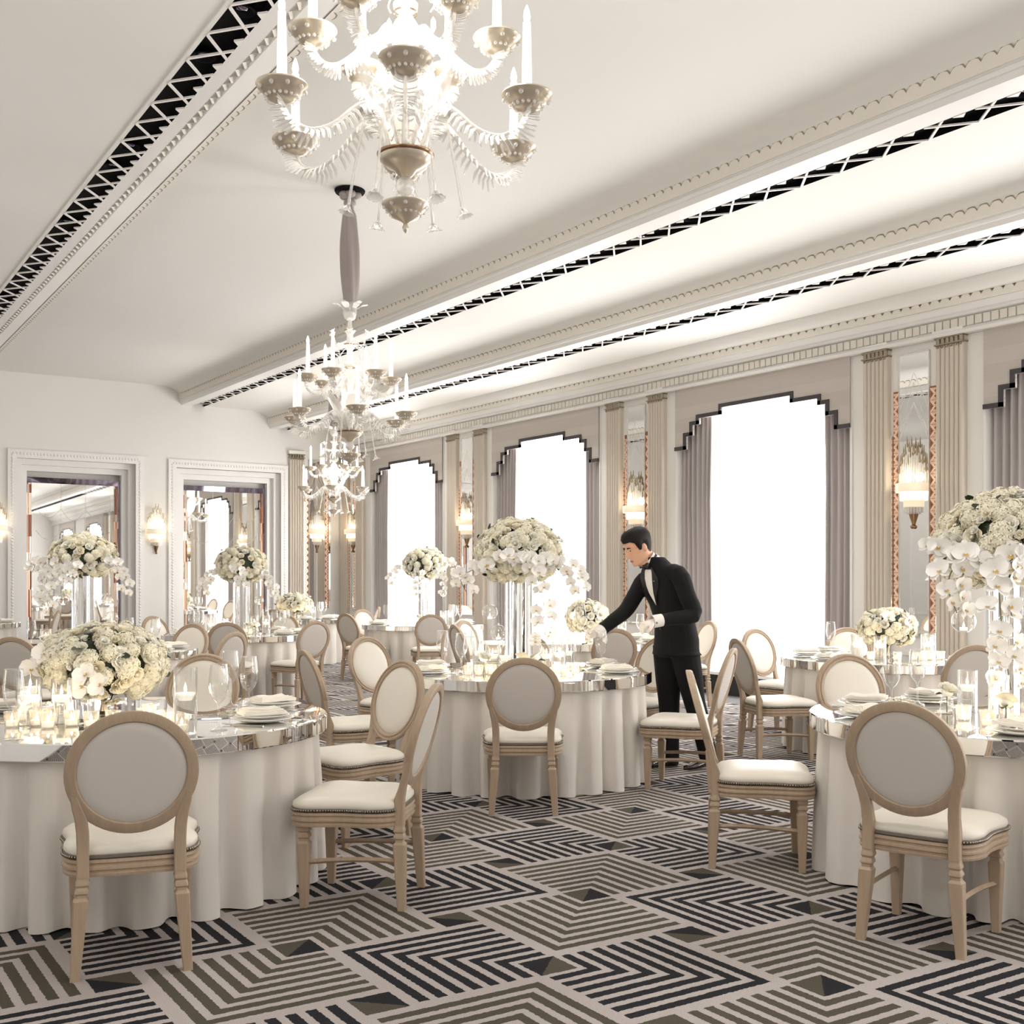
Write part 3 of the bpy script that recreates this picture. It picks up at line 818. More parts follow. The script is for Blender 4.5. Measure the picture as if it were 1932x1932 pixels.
# ------------------------------------------------------------------ tables
R_T, Z_T = .915, .745
def cloth_mesh(seed):
    rnd = random.Random(seed); n = 320; nf = rnd.randint(24, 28)
    ph = [rnd.uniform(0, 2 * pi) for _ in range(4)]; rs = []
    fold = []
    a = 0
    for i in range(n):
        t = 2 * pi * i / n
        f = t * nf + 1.3 * sin(2 * t + ph[0]) + 1.0 * sin(3 * t + ph[1]) + .6 * sin(5 * t + ph[2])
        amp = .55 + .45 * sin(3 * t + ph[3]) ** 2
        w = sin(f); fold.append((-(-w) ** .8 * 2.0 if w < 0 else w ** .7 * .4) * amp)
    for z, k in ((.671, 0), (.66, .04), (.60, .16), (.50, .34), (.38, .55), (.25, .75), (.12, .9), (.006, 1.0)):
        rs.append([((R_T - .045 + .022 * k + (.010 + .042 * k) * fold[i]) * cos(2 * pi * i / n), (R_T - .045 + .022 * k + (.010 + .042 * k) * fold[i]) * sin(2 * pi * i / n), z + (.004 * sin(i * .3) if k == 1 else 0)) for i in range(n)])
    mb = MB(); mb.rings(rs); mb.rings([[(q * cos(2 * pi * i / 40), q * sin(2 * pi * i / 40), .671) for i in range(40)] for q in (R_T - .05, .05)], cap1=True)
    return mb.mesh('tablecloth', M['cloth'], 180)
CLOTHS = [cloth_mesh(3), cloth_mesh(8), cloth_mesh(21)]
TOPMESH = MB().lathe([(.05, .673), (R_T - .004, .673), (R_T, .677), (R_T, .739), (R_T - .004, .7448), (R_T - .006, .745), (.02, .745)], 96, cap0=True, cap1=True).mesh('mirror_top', M['tabletop'], 20)
PEDMESH = MB().lathe([(.35, .0), (.35, .03), (.06, .06), (.05, .6), (.3, .66), (.3, .668)], 20, cap0=True, cap1=True).mesh('pedestal', M['darkbase'], 40)
TAB = {}
def table(key, lat, d, desc, seed):
    x, y = W(lat, d); TAB[key] = (lat, d, x, y, desc)
    t = thing('round_table', 'round table with mirrored top, ' + desc, 'table', (x, y, 0), group='mirrored round tables')
    put('mirror_top', TOPMESH, t); put('pedestal', PEDMESH, t)
    c = put('tablecloth', CLOTHS[seed % 3], None, (x, y, 0), (0, 0, seed * 1.37))
    tag(c, 'floor-length ivory tablecloth under the mirrored table ' + desc, 'tablecloth', 'floor-length tablecloths')
table('t1', -1.79, 5.35, 'at the left in front', 0)
table('t2', .067, 8.11, 'beside the waiter in the middle', 1)
table('t3', 2.34, 5.38, 'at the right in front', 2)
table('t4', 3.16, 9.5, 'under the right wall mirror', 4)
table('t5', .81, 12.3, "behind the waiter's arm", 5)
table('t6', -1.31, 17.0, 'before the farthest window', 6)
table('t7', -3.30, 13.9, 'before the right niche', 7)
table('t8', -3.85, 10.6, 'before the left niche', 9)
table('t9', -3.75, 19.5, 'in the far corner', 10)
table('t10', -8.45, 17.4, 'cut off by the left frame edge', 11)
def P(key, a, r):                # a: direction from the table centre, 0 = to the photo's right, 90 = away from the camera
    lat, d = TAB[key][:2]; return (lat + r * cos(radians(a)), d + r * sin(radians(a)))
def seat(key, a, r, label, turn=0):
    lat, d = P(key, a, r); b = radians(a + 180 + turn)
    return chair(lat, d, cos(b), sin(b), label)
SEATS = [
 ('t1', -71, 1.19, 0, 'limed-oak oval-backed chair seen from behind, nearest at the left'),
 ('t1', -17, 1.175, 9, 'oval-backed chair side-on, nearest one right of the left front table'),
 ('t1', 42, 1.26, 0, 'oval-backed chair facing the left front table, behind the nearest side-on chair'),
 ('t1', 93, 1.30, 0, 'oval-backed chair behind the left bowl of flowers, front of its back showing'),
 ('t2', -90, 1.15, 0, 'oval-backed chair seen squarely from behind at the middle table'),
 ('t2', -21, 1.15, 0, "side-on oval-backed chair in front of the waiter's legs"),
 ('t2', 42, 1.17, 0, 'oval-backed chair half hidden behind the waiter'),
 ('t2', 88, 1.20, 0, "oval-backed chair behind the middle table's tall vase"),
 ('t2', 140, 1.27, 0, 'oval-backed chair left of the middle table, pale front showing'),
 ('t2', 207, 1.24, 0, 'oval-backed chair turned away, left of the middle table'),
 ('t3', -128, 1.15, 0, 'limed-oak oval-backed chair seen from behind, nearest at the right'),
 ('t3', 167, 1.15, 4, 'side-on oval-backed chair left of the right front table, facing right'),
 ('t3', 101, 1.27, 0, 'oval-backed chair behind two wine glasses of the right front table'),
 ('t4', -88, 1.22, 0, 'oval-backed chair with back turned, behind the right orchid spray'),
 ('t4', 207, 1.22, -16, 'oval-backed chair left of the mirror table, seen from behind at an angle'),
 ('t4', 127, 1.15, 0, 'pale oval-backed chair against the bright window, by the mirror table'),
 ('t4', 88, 1.15, 0, 'oval-backed chair behind the low bowl of the mirror table'),
 ('t5', -84, 1.20, 0, "grey-backed oval chair under the waiter's outstretched hand"),
 ('t5', 152, 1.20, 0, 'oval-backed chair left of the table behind the waiter, facing right'),
 ('t5', 203, 1.18, 0, "oval-backed chair with back turned, left behind the middle table's glass orbs"),
 ('t5', 20, 1.15, 0, 'oval-backed chair right of the table behind the waiter, hidden by him'),
 ('t6', 18, 1.15, 0, "oval-backed chair right of the farthest window's table"),
 ('t6', -130, 1.20, 0, "oval-backed chair left front of the farthest window's table"),
 ('t6', -82, 1.25, 0, "oval-backed chair seen squarely from behind at the farthest window's table"),
 ('t6', 135, 1.15, 0, "pale oval-backed chair left behind the farthest window's table"),
 ('t7', -82, 1.15, 0, "oval-backed chair seen from behind before the right niche's table"),
 ('t7', -44, 1.20, 0, "side-on oval-backed chair right of the right niche's table"),
 ('t7', 150, 1.15, 0, "pale tilted oval-backed chair left of the right niche's table"),
 ('t7', 80, 1.15, 0, "oval-backed chair behind the right niche's table"),
 ('t9', -90, 1.15, 0, "oval-backed chair seen from behind at the far corner's table"),
 ('t9', 15, 1.15, 0, "oval-backed chair right of the far corner's table"),
 ('t8', -95, 1.15, 0, 'oval-backed chair with dark shaded back at the left frame edge'),
 ('t8', -22, 1.20, 0, "oval-backed chair right of the left niche's table, seen from behind"),
 ('t8', 70, 1.15, 0, "oval-backed chair behind the left niche's table"),
 ('t10', 10, 1.15, 0, 'oval-backed chair by the table cut off at the left frame edge'),
]
for key, a, r, tn, lb in SEATS: seat(key, a, r, lb, tn)

# ------------------------------------------------------------------ glass, china, candles
WINE_PROF = [(.0, .002), (.036, .002), (.037, .004), (.012, .010), (.0055, .02), (.0045, .06), (.0045, .105), (.010, .118), (.026, .134), (.037, .158), (.0425, .185), (.0425, .205), (.039, .24), (.0345, .28)]
WINE = MB().lathe(WINE_PROF, 20).mesh('bowl', M['glass'], 180)
WINE_B = MB().lathe([(r, z) for r, z in WINE_PROF if z > .11], 20).mesh('bowl', M['glass'], 180)
WINE_S = MB().lathe([(r, z) for r, z in WINE_PROF if z < .12], 16).mesh('stem', M['glass'], 180)
RIMM = MB().tube([(.0345 * cos(2 * pi * i / 20), .0345 * sin(2 * pi * i / 20), .28) for i in range(21)], .0011, 4, caps=False).mesh('rim', M['crystal'], 180)
def wine(p, label, grp, parts=True, tilt=None, sc=1.0):
    if parts:
        t = thing('wine_glass', label, 'glass', p, 0, grp)
        put('bowl', WINE_B, t); put('stem', WINE_S, t); put('rim', RIMM, t)
    else:
        t = tag(put('wine_glass', WINE, None, p), label, 'glass', grp)
    t.scale = (sc, sc, sc)
    if tilt: t.rotation_euler = tilt
    return t
PLATE = MB().lathe([(.02, .004), (.09, .004), (.105, .008), (.138, .018), (.141, .020), (.138, .0215), (.104, .012), (.09, .008), (.0, .008)], 36, cap0=True).mesh('plate', M['china'], 50)
def napkin_mesh(seed):
    rnd = random.Random(seed); mb = MB()
    for k in range(3):
        z = .001 + k * .006; w = .062 - .006 * k; h = .10 - .012 * k
        pts = [(-w, -h), (w, -h * .92), (w * 1.02, h), (-w * .9, h * .95)]
        top = []
        g = [[(-w + 2 * w * i / 6 + .01 * k, -h + 2 * h * j / 8, z + .010 + .004 * sin(i * 1.3 + k + seed) + .003 * sin(j * .9 + k)) for i in range(7)] for j in range(9)]
        mb.rings(g, closed=False)
        ed = [g[0][i] for i in range(7)] + [g[j][6] for j in range(1, 9)] + [g[8][i] for i in range(5, -1, -1)] + [g[j][0] for j in range(7, 0, -1)]
        mb.rings([[(x, y, z) for x, y, _ in ed], ed])
    return mb.mesh('napkin', M['napkin'], 60)
NAPS = [napkin_mesh(1), napkin_mesh(5)]
FORK = MB(); FORK.tube([(0, -.1, .003), (0, -.02, .004), (0, .04, .007)], [.005, .0025, .004], 6, flat=.5)
for i in range(4): FORK.tube([(-.009 + .006 * i, .04, .007), (-.009 + .006 * i, .075, .006), (-.009 + .006 * i, .1, .009)], [.002, .0018, .001], 4)
FORK.box(-.011, .011, .036, .046, .005, .0085)
FORK = FORK.mesh('fork', M['cutlery'], 60)
KNIFE = MB(); KNIFE.tube([(0, -.11, .004), (0, -.05, .005), (0, 0, .004)], [.006, .0065, .004], 6, flat=.6); KNIFE.box(-.008, .006, 0, .11, .003, .0045)
KNIFE = KNIFE.mesh('knife', M['cutlery'], 60)
TNAME = {'t1': 'the left front table', 't2': 'the middle table', 't3': 'the right front table', 't4': 'the mirror table', 't5': 'the table behind the waiter', 't6': "the farthest window's table", 't7': "the right niche's table", 't8': "the left niche's table", 't9': "the far corner's table", 't10': "the frame edge's table"}
SIDE = {0: 'right', 1: 'right rear', 2: 'rear right', 3: 'rear', 4: 'rear left', 5: 'left rear', 6: 'left', 7: 'left front', 8: 'front left', 9: 'front', 10: 'front right', 11: 'right front'}
NTH = ['first', 'second', 'third', 'fourth', 'fifth', 'sixth', 'seventh']
def setting(key, a, where, glasses=1, cut=True, r=.70):
    tn = TNAME[key]; rnd = random.Random(hash((key, a)) % 999 if False else int(a * 7 + len(where)))
    lat, d = P(key, a, r); x, y = W(lat, d); tl, td = P(key, a, 0)
    ix, iy = W(-cos(radians(a)), -sin(radians(a))); rz = atan2(iy, ix) - pi / 2
    at = lambda u, v, z: (x + u * cos(rz) - v * sin(rz), y + u * sin(rz) + v * cos(rz), z)
    g = 'place settings on ' + tn
    if cut or where:
        tag(put('plate', PLATE, None, at(0, 0, Z_T)), 'lower white plate, %s, %s' % (where, tn), 'plate', g)
        tag(put('plate', PLATE, None, at(.006, .004, Z_T + .014), None, (.86, .86, .9)), 'upper white plate, %s, %s' % (where, tn), 'plate', g)
    tag(put('napkin', NAPS[int(a) % 2], None, at(0, 0, Z_T + .034), (0, 0, rz + .5 + rnd.uniform(-.3, .3))), 'folded ivory napkin, %s, %s' % (where, tn), 'napkin', g)
    if cut:
        tag(put('fork', FORK, None, at(-.17, 0, Z_T), (0, 0, rz)), 'silver fork left of the plates, %s, %s' % (where, tn), 'fork', g)
        tag(put('knife', KNIFE, None, at(.17, 0, Z_T), (0, 0, rz)), 'silver knife right of the plates, %s, %s' % (where, tn), 'knife', g)
    for i in range(glasses):
        wine(at(.16 - .11 * i, .16 + .03 * i, Z_T), '%swine glass, %s, %s' % (('outer ' if i == 0 else 'inner ') if glasses > 1 else 'empty ', where, tn), g, parts=key in ('t1', 't2', 't3', 't4', 't5'))
setting('t1', -17, 'right-hand place', 1); setting('t1', 32, 'place behind the side-on chairs', 1); setting('t1', -150, 'left near place', 0, True, .72); setting('t1', 160, 'left rear place', 0, False)
setting('t1', -71, 'place behind the nearest chair', 0, False)
setting('t2', 207, 'left front place', 1); setting('t2', 160, 'left rear place', 1); setting('t2', -21, 'right front place', 1); setting('t2', 30, 'right rear place', 0); setting('t2', -90, 'place behind the front chair', 0, False); setting('t2', 110, 'back place', 1, False)
setting('t3', 185, 'left place', 0); setting('t3', 140, 'left rear place', 0); setting('t3', 101, 'rear place by the two glasses', 1); setting('t3', -110, 'place right of the nearest chair', 0)
setting('t4', 207, 'left front place', 0); setting('t4', 165, 'left rear place', 1); setting('t4', 120, 'rear place by the window', 1); setting('t4', -60, 'right front place', 0, False)
for key, aa in (('t5', (-20, 30, 200)), ('t6', (200, 160, -30, 30)), ('t7', (215, 180, -30, 5, 60)), ('t8', (-20, 20, 60, 200)), ('t9', (-20, -60, 20)), ('t10', (-20, 20))):
    for a in aa: setting(key, a, SIDE[round((a % 360) / 30) % 12] + ' place', 2 if key in ('t7', 't6', 't9') else 1, False)
for (px, py, lb) in ((413, 1378, 'tall wine glass nearest the lit candle cylinder on the left front table'), (26, 1396, 'round wine glass at the left frame edge of the left front table'),
    (1682, 1343, 'left of the two wine glasses behind the right nearest chair'), (1731, 1330, 'right of the two wine glasses behind the right nearest chair'), (886, 1285, "wine glass left of the middle table's candles"), (1075, 1290, "wine glass right of the middle table's candles")):
    wine(onz(px, py, Z_T), lb, 'tall wine glasses')

CYL = {}
def candle_cyl(p, hgt, lit, label, grp, r=.05, detail=True, wl=.6):
    k = (round(hgt, 3), round(r, 3), lit)
    if k not in CYL:
        n = 20
        CYL[k] = (MB().lathe([(r * .9, .0), (r, .006), (r, hgt), (r - .003, hgt), (r - .003, .012), (.0, .012)], n, cap0=True).mesh('glass_cylinder', M['glass'], 60),
            MB().lathe([(.001, hgt * wl), (r - .004, hgt * wl), (r - .004, .013)], n).mesh('water', M['glass'], 60),
            MB().lathe([(.0, hgt * wl - .022), (r * .55, hgt * wl - .021), (r * .86, hgt * wl + .004), (r * .84, hgt * wl + .009), (.0, hgt * wl + .008)], 18).mesh('floating_candle', M['candlewax'], 50),
            MB().lathe([(.0, hgt * wl + .010), (.005, hgt * wl + .016), (.0065, hgt * wl + .024), (.003, hgt * wl + .038), (.0, hgt * wl + .048)], 8).mesh('flame', M['flame'], 180))
    t = thing('candle_cylinder', label, 'candle', p, 0, grp)
    for m in CYL[k][:4 if lit else 3]: put(m.name.split('.')[0], m, t)
    return t
VOT = (MB().lathe([(.026, 0), (.03, .004), (.035, .07), (.033, .07), (.028, .008), (0, .008)], 14, cap0=True).mesh('votive_glass', M['votive'], 60), MB().lathe([(.0, .01), (.024, .01), (.025, .03), (.0, .031)], 12).mesh('tealight', M['candlewax'], 60), MB().lathe([(.0, .031), (.005, .038), (.0055, .044), (0, .062)], 8).mesh('flame', M['flame'], 180))
def votive(p, label, grp):
    t = thing('votive_candle', label, 'candle', p, 0, grp)
    for m in VOT: put(m.name.split('.')[0], m, t)
def glow(p, e, r=.12):
    l = bpy.data.lights.new('candle_light', 'POINT'); l.energy = e; l.color = (1, .8, .55); l.shadow_soft_size = r
    o = bpy.data.objects.new('candle_light', l); COL.objects.link(o); o.location = p

# ------------------------------------------------------------------ flowers
def petal_patch(mb, L, w, cup, curl, M4, mi=0, n=3, k=3):
    rows = []
    for i in range(k + 1):
        t = i / k; ww = w * sin(pi * (.12 + .78 * t)) ** .7; row = []
        for j in range(n + 1):
            u = (j / n - .5) * 2
            row.append((u * ww, t * L, cup * L * t * (1 - .4 * t) + curl * L * max(0, t - .6) * -1.2 + .35 * ww * u * u * (1 if cup > 0 else -.3)))
        rows.append(row)
    mb.rings(rows, mi, closed=False, M=M4)
def rose_mesh(seed):
    rnd = random.Random(seed); mb = MB()
    for whorl, (np_, L, tilt, r0, w) in enumerate(((3, .34, 84, .05, .22), (4, .42, 74, .10, .30), (5, .5, 58, .12, .36), (6, .56, 34, .10, .40))):
        for i in range(np_):
            a = 2 * pi * (i + .37 * whorl) / np_ + rnd.uniform(-.15, .15)
            M4 = Matrix.Rotation(a, 4, 'Z') @ Matrix.Translation((0, r0, .02 * whorl * -1 + .06)) @ Matrix.Rotation(radians(tilt + rnd.uniform(-5, 5)), 4, 'X')
            petal_patch(mb, L, w, .02, .30 if whorl > 1 else .12, M4)
    mb.ball((0, 0, .2), .13, 7, 5, sc=(1, 1, 1.5)); mb.ball((0, 0, .0), .36, 8, 4, sc=(1, 1, .6))
    return mb.mesh('rose', M['petal' if seed % 2 else 'petal2'], 180)
def hydra_mesh(seed):
    rnd = random.Random(seed); mb = MB(); mb.ball((0, 0, 0), .40, 10, 6)
    for i in range(46):
        z = 1 - 1.15 * (i + .5) / 46; a = i * 2.39996; r = sqrt(max(0, 1 - z * z))
        nrm = Vector((r * cos(a), r * sin(a), z)); q = nrm.to_track_quat('Z', 'Y')
        M4 = Matrix.Translation(nrm * (.44 + rnd.uniform(-.03, .05))) @ q.to_matrix().to_4x4() @ Matrix.Rotation(rnd.uniform(0, 1.5), 4, 'Z') @ Matrix.Rotation(rnd.uniform(-.3, .3), 4, 'X')
        for k in range(4):
            R4 = M4 @ Matrix.Rotation(k * pi / 2, 4, 'Z')
            mb.add([(0, .005, .01), (.055, .07, .02), (0, .125, .0 + rnd.uniform(-.02, .03)), (-.055, .07, .02)], [(0, 1, 2, 3)], 0, R4)
    return mb.mesh('hydrangea', M['hydra'], 180)
def orchid_mesh():
    mb = MB()
    for a, L, w, tilt in ((0, .5, .17, 14), (128, .48, .16, 12), (-128, .48, .16, 12), (68, .52, .33, 20), (-68, .52, .33, 20)):
        M4 = Matrix.Rotation(radians(a), 4, 'Z') @ Matrix.Rotation(radians(tilt), 4, 'X') @ Matrix.Translation((0, .03, 0))
        petal_patch(mb, L, w, .10, .18, M4, 0, 4, 4)
    for a in (150, 180, 210):
        M4 = Matrix.Rotation(radians(a), 4, 'Z') @ Matrix.Rotation(radians(50), 4, 'X')
        petal_patch(mb, .18, .07, .1, .2, M4, 1, 2, 2)
    mb.ball((0, 0, .06), .045, 6, 4, 0)
    return mb.mesh('orchid_bloom', [M['orchid'], M['lip']], 180)
def leaf_mesh():
    mb = MB(); petal_patch(mb, 1, .28, .06, .4, Matrix.Identity(4), 0, 2, 5)
    return mb.mesh('leaf', M['leaf'], 180)
ROSES = [rose_mesh(i) for i in range(4)]; HYDRA = [hydra_mesh(i) for i in range(2)]; ORCHID = orchid_mesh(); LEAF = leaf_mesh()
def dome(root, c, rx, rz, n, seed, lower=-.15, rose_share=.5, size=.085, camdir=None):
    rnd = random.Random(seed)
    MB().ball(c, 1, 20, 12, sc=(rx * .86, rx * .86, rz * .84)).obj('foliage_core', M['leaf'], root, 180)
    for i in range(n):
        z = 1 - (1 - lower) * (i + .5) / n; a = i * 2.39996 + rnd.uniform(-.12, .12); r = sqrt(max(0, 1 - z * z))
        p = Vector((c[0] + rx * r * cos(a), c[1] + rx * r * sin(a), c[2] + rz * z))
        nrm = Vector((r * cos(a) / rx, r * sin(a) / rx, z / rz)).normalized()
        q = nrm.to_track_quat('Z', 'Y') @ Quaternion((0, 0, 1), rnd.uniform(0, 6))
        p -= nrm * size * .32
        k = rnd.random()
        if k < rose_share: put('rose', rnd.choice(ROSES), root, p, q, size * rnd.uniform(.82, 1.15))
        elif k < rose_share + .12:
            for s in range(3): put('spray_rose', rnd.choice(ROSES), root, p + Vector((rnd.uniform(-1, 1), rnd.uniform(-1, 1), rnd.uniform(-1, 1))) * size * .45 + nrm * size * .1, q, size * .5)
        else: put('hydrangea', rnd.choice(HYDRA), root, p, q, size * rnd.uniform(1.25, 1.6))
        if rnd.random() < .1:
            put('leaf', LEAF, root, p, (q @ Quaternion((1, 0, 0), radians(60))), size * .9)
VIEWN = Vector((-SY, -CY, .12)).normalized()     # orchids mostly face the guests, here the front of the room
def spray(root, ctrl, n, seed, size=.052):       # one arching stem of moth orchids
    rnd = random.Random(seed); pts = curve_pts(ctrl, 24)
    MB().tube(pts, .0028, 5).obj('orchid_stem', M['stem'], root, 180)
    for i in range(n):
        t = (i + .6) / n; p = pts[int(t * 24)]
        side = 1 if i % 2 else -1
        o = Vector((CY, -SY, 0)) * side * rnd.uniform(.015, .05) + Vector((0, 0, rnd.uniform(-.015, .015)))
        f = (VIEWN + Vector((rnd.uniform(-.5, .5), rnd.uniform(-.5, .5), rnd.uniform(-.35, .25))) + o * 8).normalized()
        q = f.to_track_quat('Z', 'Y') @ Quaternion((0, 0, 1), rnd.uniform(-.4, .4))
        put('orchid_bloom', ORCHID, root, p + o + f * .015, q, size * rnd.uniform(1.5, 1.95) * (1 - .25 * t))
def rel(lat, d, z=0):            # offset measured right of / away from the camera
    x, y = W(lat, d); return Vector((x, y, z))
def tall_piece(key, label_t, dlat, dd, zc, rx, rz, n, seed, sprays, vr=.078, size=.085):
    lat, d, x, y, desc = TAB[key]; ox, oy = W(dlat, dd); x += ox; y += oy; tn = TNAME[key]
    zb = zc - rz * .30
    v = thing('tall_vase', 'tall clear glass cylinder vase holding flowers on ' + tn, 'vase', (x, y, Z_T), 0, 'tall glass vases')
    hh = zb - Z_T
    for i, (ax, ay, k) in enumerate(((-.052, 0, 1), (.05, .02, .94), (0, -.05, .97))):
        X, Y = W(ax, ay)
        MB().lathe([(0, .013), (.046, .013), (.047, .016), (.047, hh * k), (0, hh * k)], 24).obj('glass_tube', M['solidglass'], v, 60, (X, Y, 0))
    MB().lathe([(.10, .0), (.10, .012), (.0, .013)], 28, cap0=True).obj('base_disc', M['crystal'], v, 40)
    a = thing('flower_dome', label_t, 'flowers', (x, y, zb), 0, 'tall flower domes')
    dome(a, (0, 0, zc - zb), rx, rz, int(n * 1.55), seed, -.86, .42, size * .86)
    for k, (ctrl, m) in enumerate(sprays): spray(a, [rel(*c) for c in ctrl], int(m * 1.5), seed * 10 + k, .066 if key == 't3' else .06)
    return x, y
def solid():
    m = bpy.data.materials.new('vase_glass'); m.use_nodes = True; nt = m.node_tree; nt.nodes.clear()
    o = nt.nodes.new('ShaderNodeOutputMaterial'); g = nt.nodes.new('ShaderNodeBsdfGlass'); g.inputs['IOR'].default_value = 1.45; g.inputs['Roughness'].default_value = 0
    nt.links.new(g.outputs[0], o.inputs[0]); return m
M['solidglass'] = solid()
tall_piece('t3', 'large dome of cream roses with two cascading orchid sprays, right front table', .0, 0, 1.56, .325, .23, 120, 5,
    [([(-.2, -.24, -.02), (-.32, -.22, -.02), (-.37, -.2, -.13), (-.33, -.2, -.26)], 8), ([(-.1, -.3, .0), (-.2, -.36, -.08), (-.19, -.34, -.28), (-.15, -.3, -.46), (-.12, -.28, -.6)], 12), ([(-.28, -.1, .02), (-.36, -.1, .06), (-.38, -.08, .02)], 4)], size=.088)
tall_piece('t2', 'large dome of cream roses with orchid sprays falling right, middle table', -.02, 0, 1.58, .30, .225, 120, 9,
    [([(.14, -.25, .0), (.3, -.22, -.02), (.4, -.18, -.1), (.44, -.15, -.22)], 9), ([(-.2, -.2, -.02), (-.32, -.2, -.06), (-.40, -.18, -.12), (-.36, -.16, -.22)], 7), ([(.02, -.3, .0), (.12, -.3, -.1), (.17, -.25, -.3), (.16, -.2, -.48), (.13, -.18, -.56)], 10), ([(-.1, -.3, .04), (.02, -.34, .02), (.14, -.33, .0)], 5)])
tall_piece('t8', 'dome of cream roses before the left niche mirror, orchids drooping right', -.12, 0, 1.60, .30, .21, 80, 13,
    [([(.2, -.1, .0), (.34, -.1, -.02), (.42, -.1, -.12), (.44, -.1, -.27)], 8), ([(-.1, -.28, .0), (-.2, -.3, -.12), (-.22, -.3, -.3), (-.16, -.28, -.45)], 10), ([(-.2, -.2, .02), (-.34, -.2, .0), (-.38, -.2, -.08)], 5), ([(.05, -.3, 0), (.0, -.32, -.1), (-.05, -.3, -.2)], 5)])
tall_piece('t7', 'dome of pale roses before the right niche mirror, orchids falling both sides', .02, 0, 1.57, .30, .23, 70, 17,
    [([(.2, -.1, .0), (.32, -.1, -.05), (.40, -.1, -.2), (.42, -.1, -.34)], 8), ([(-.2, -.1, .0), (-.34, -.1, -.06), (-.42, -.1, -.18), (-.42, -.1, -.3)], 9), ([(.0, -.3, .05), (.06, -.32, -.08), (.1, -.3, -.2)], 6)])
tall_piece('t6', 'pale green rose dome with winged orchid sprays before the farthest window', .02, 0, 1.63, .32, .24, 60, 19,
    [([(.2, -.1, .1), (.38, -.1, .12), (.46, -.1, -.05), (.5, -.1, -.25)], 9), ([(-.2, -.1, .0), (-.4, -.1, .0), (-.48, -.1, -.1), (-.52, -.1, -.22)], 7), ([(-.05, -.3, .0), (-.08, -.3, -.2), (-.06, -.28, -.42)], 6), ([(.15, -.25, .0), (.28, -.25, -.12), (.28, -.22, -.4)], 6)], size=.095)
def low_piece(key, label, dlat, dd, zc, rx, rz, n, seed, blooms, size=.08):
    lat, d, x, y, desc = TAB[key]; ox, oy = W(dlat, dd); x += ox; y += oy
    b = thing('silver_compote', 'low silver compote under the flowers of ' + TNAME[key], 'bowl', (x, y, Z_T), 0, 'silver compotes')
    hb = zc - rz * .72 - Z_T
    MB().lathe([(.0, 0), (.055, .0), (.056, .004), (.02, .014), (.013, hb * .5), (.02, hb * .75), (.06, hb * .9), (.085, hb), (.082, hb + .002), (.0, hb * .95)], 28).obj('bowl', M['silver'], b, 60)
    MB().lathe([(.0855, hb - .003), (.088, hb), (.0855, hb + .003), (.083, hb)], 28).obj('rim', M['silver'], b, 60)
    a = thing('flower_bowl', label, 'flowers', (x, y, Z_T + hb), 0, 'low flower bowls')
    dome(a, (0, 0, rz * .72), rx, rz, int(n * 1.4), seed, -.8, .4, size * .88)
    for k, (dl, ddp, z) in enumerate(blooms):
        f = (VIEWN + Vector((0, 0, .2))).normalized(); q = f.to_track_quat('Z', 'Y') @ Quaternion((0, 0, 1), k * .7)
        put('orchid_bloom', ORCHID, a, rel(dl, ddp, rz * .72 + z), q, .105)
    return x, y
low_piece('t1', 'low bowl of cream roses and hydrangeas at the left in front', -.15, .1, .985, .285, .185, 105, 23, [(-.29, -.12, -.02), (.02, -.29, -.03), (.08, -.285, -.08), (.0, -.295, -.09), (-.2, -.2, .06)])
low_piece('t4', 'low bowl of cream roses under the right wall mirror', -.05, 0, .985, .225, .16, 60, 29, [(-.06, -.2, .1), (.12, -.2, .06)], .078)
low_piece('t5', "low bowl of cream roses behind the waiter's hand", .0, 0, .985, .225, .19, 60, 31, [(.1, -.2, .1), (-.15, -.18, .02), (.13, -.19, .03)], .08)
low_piece('t9', 'low bowl of cream roses in the far corner', .05, 0, .99, .3, .17, 50, 37, [], .1)

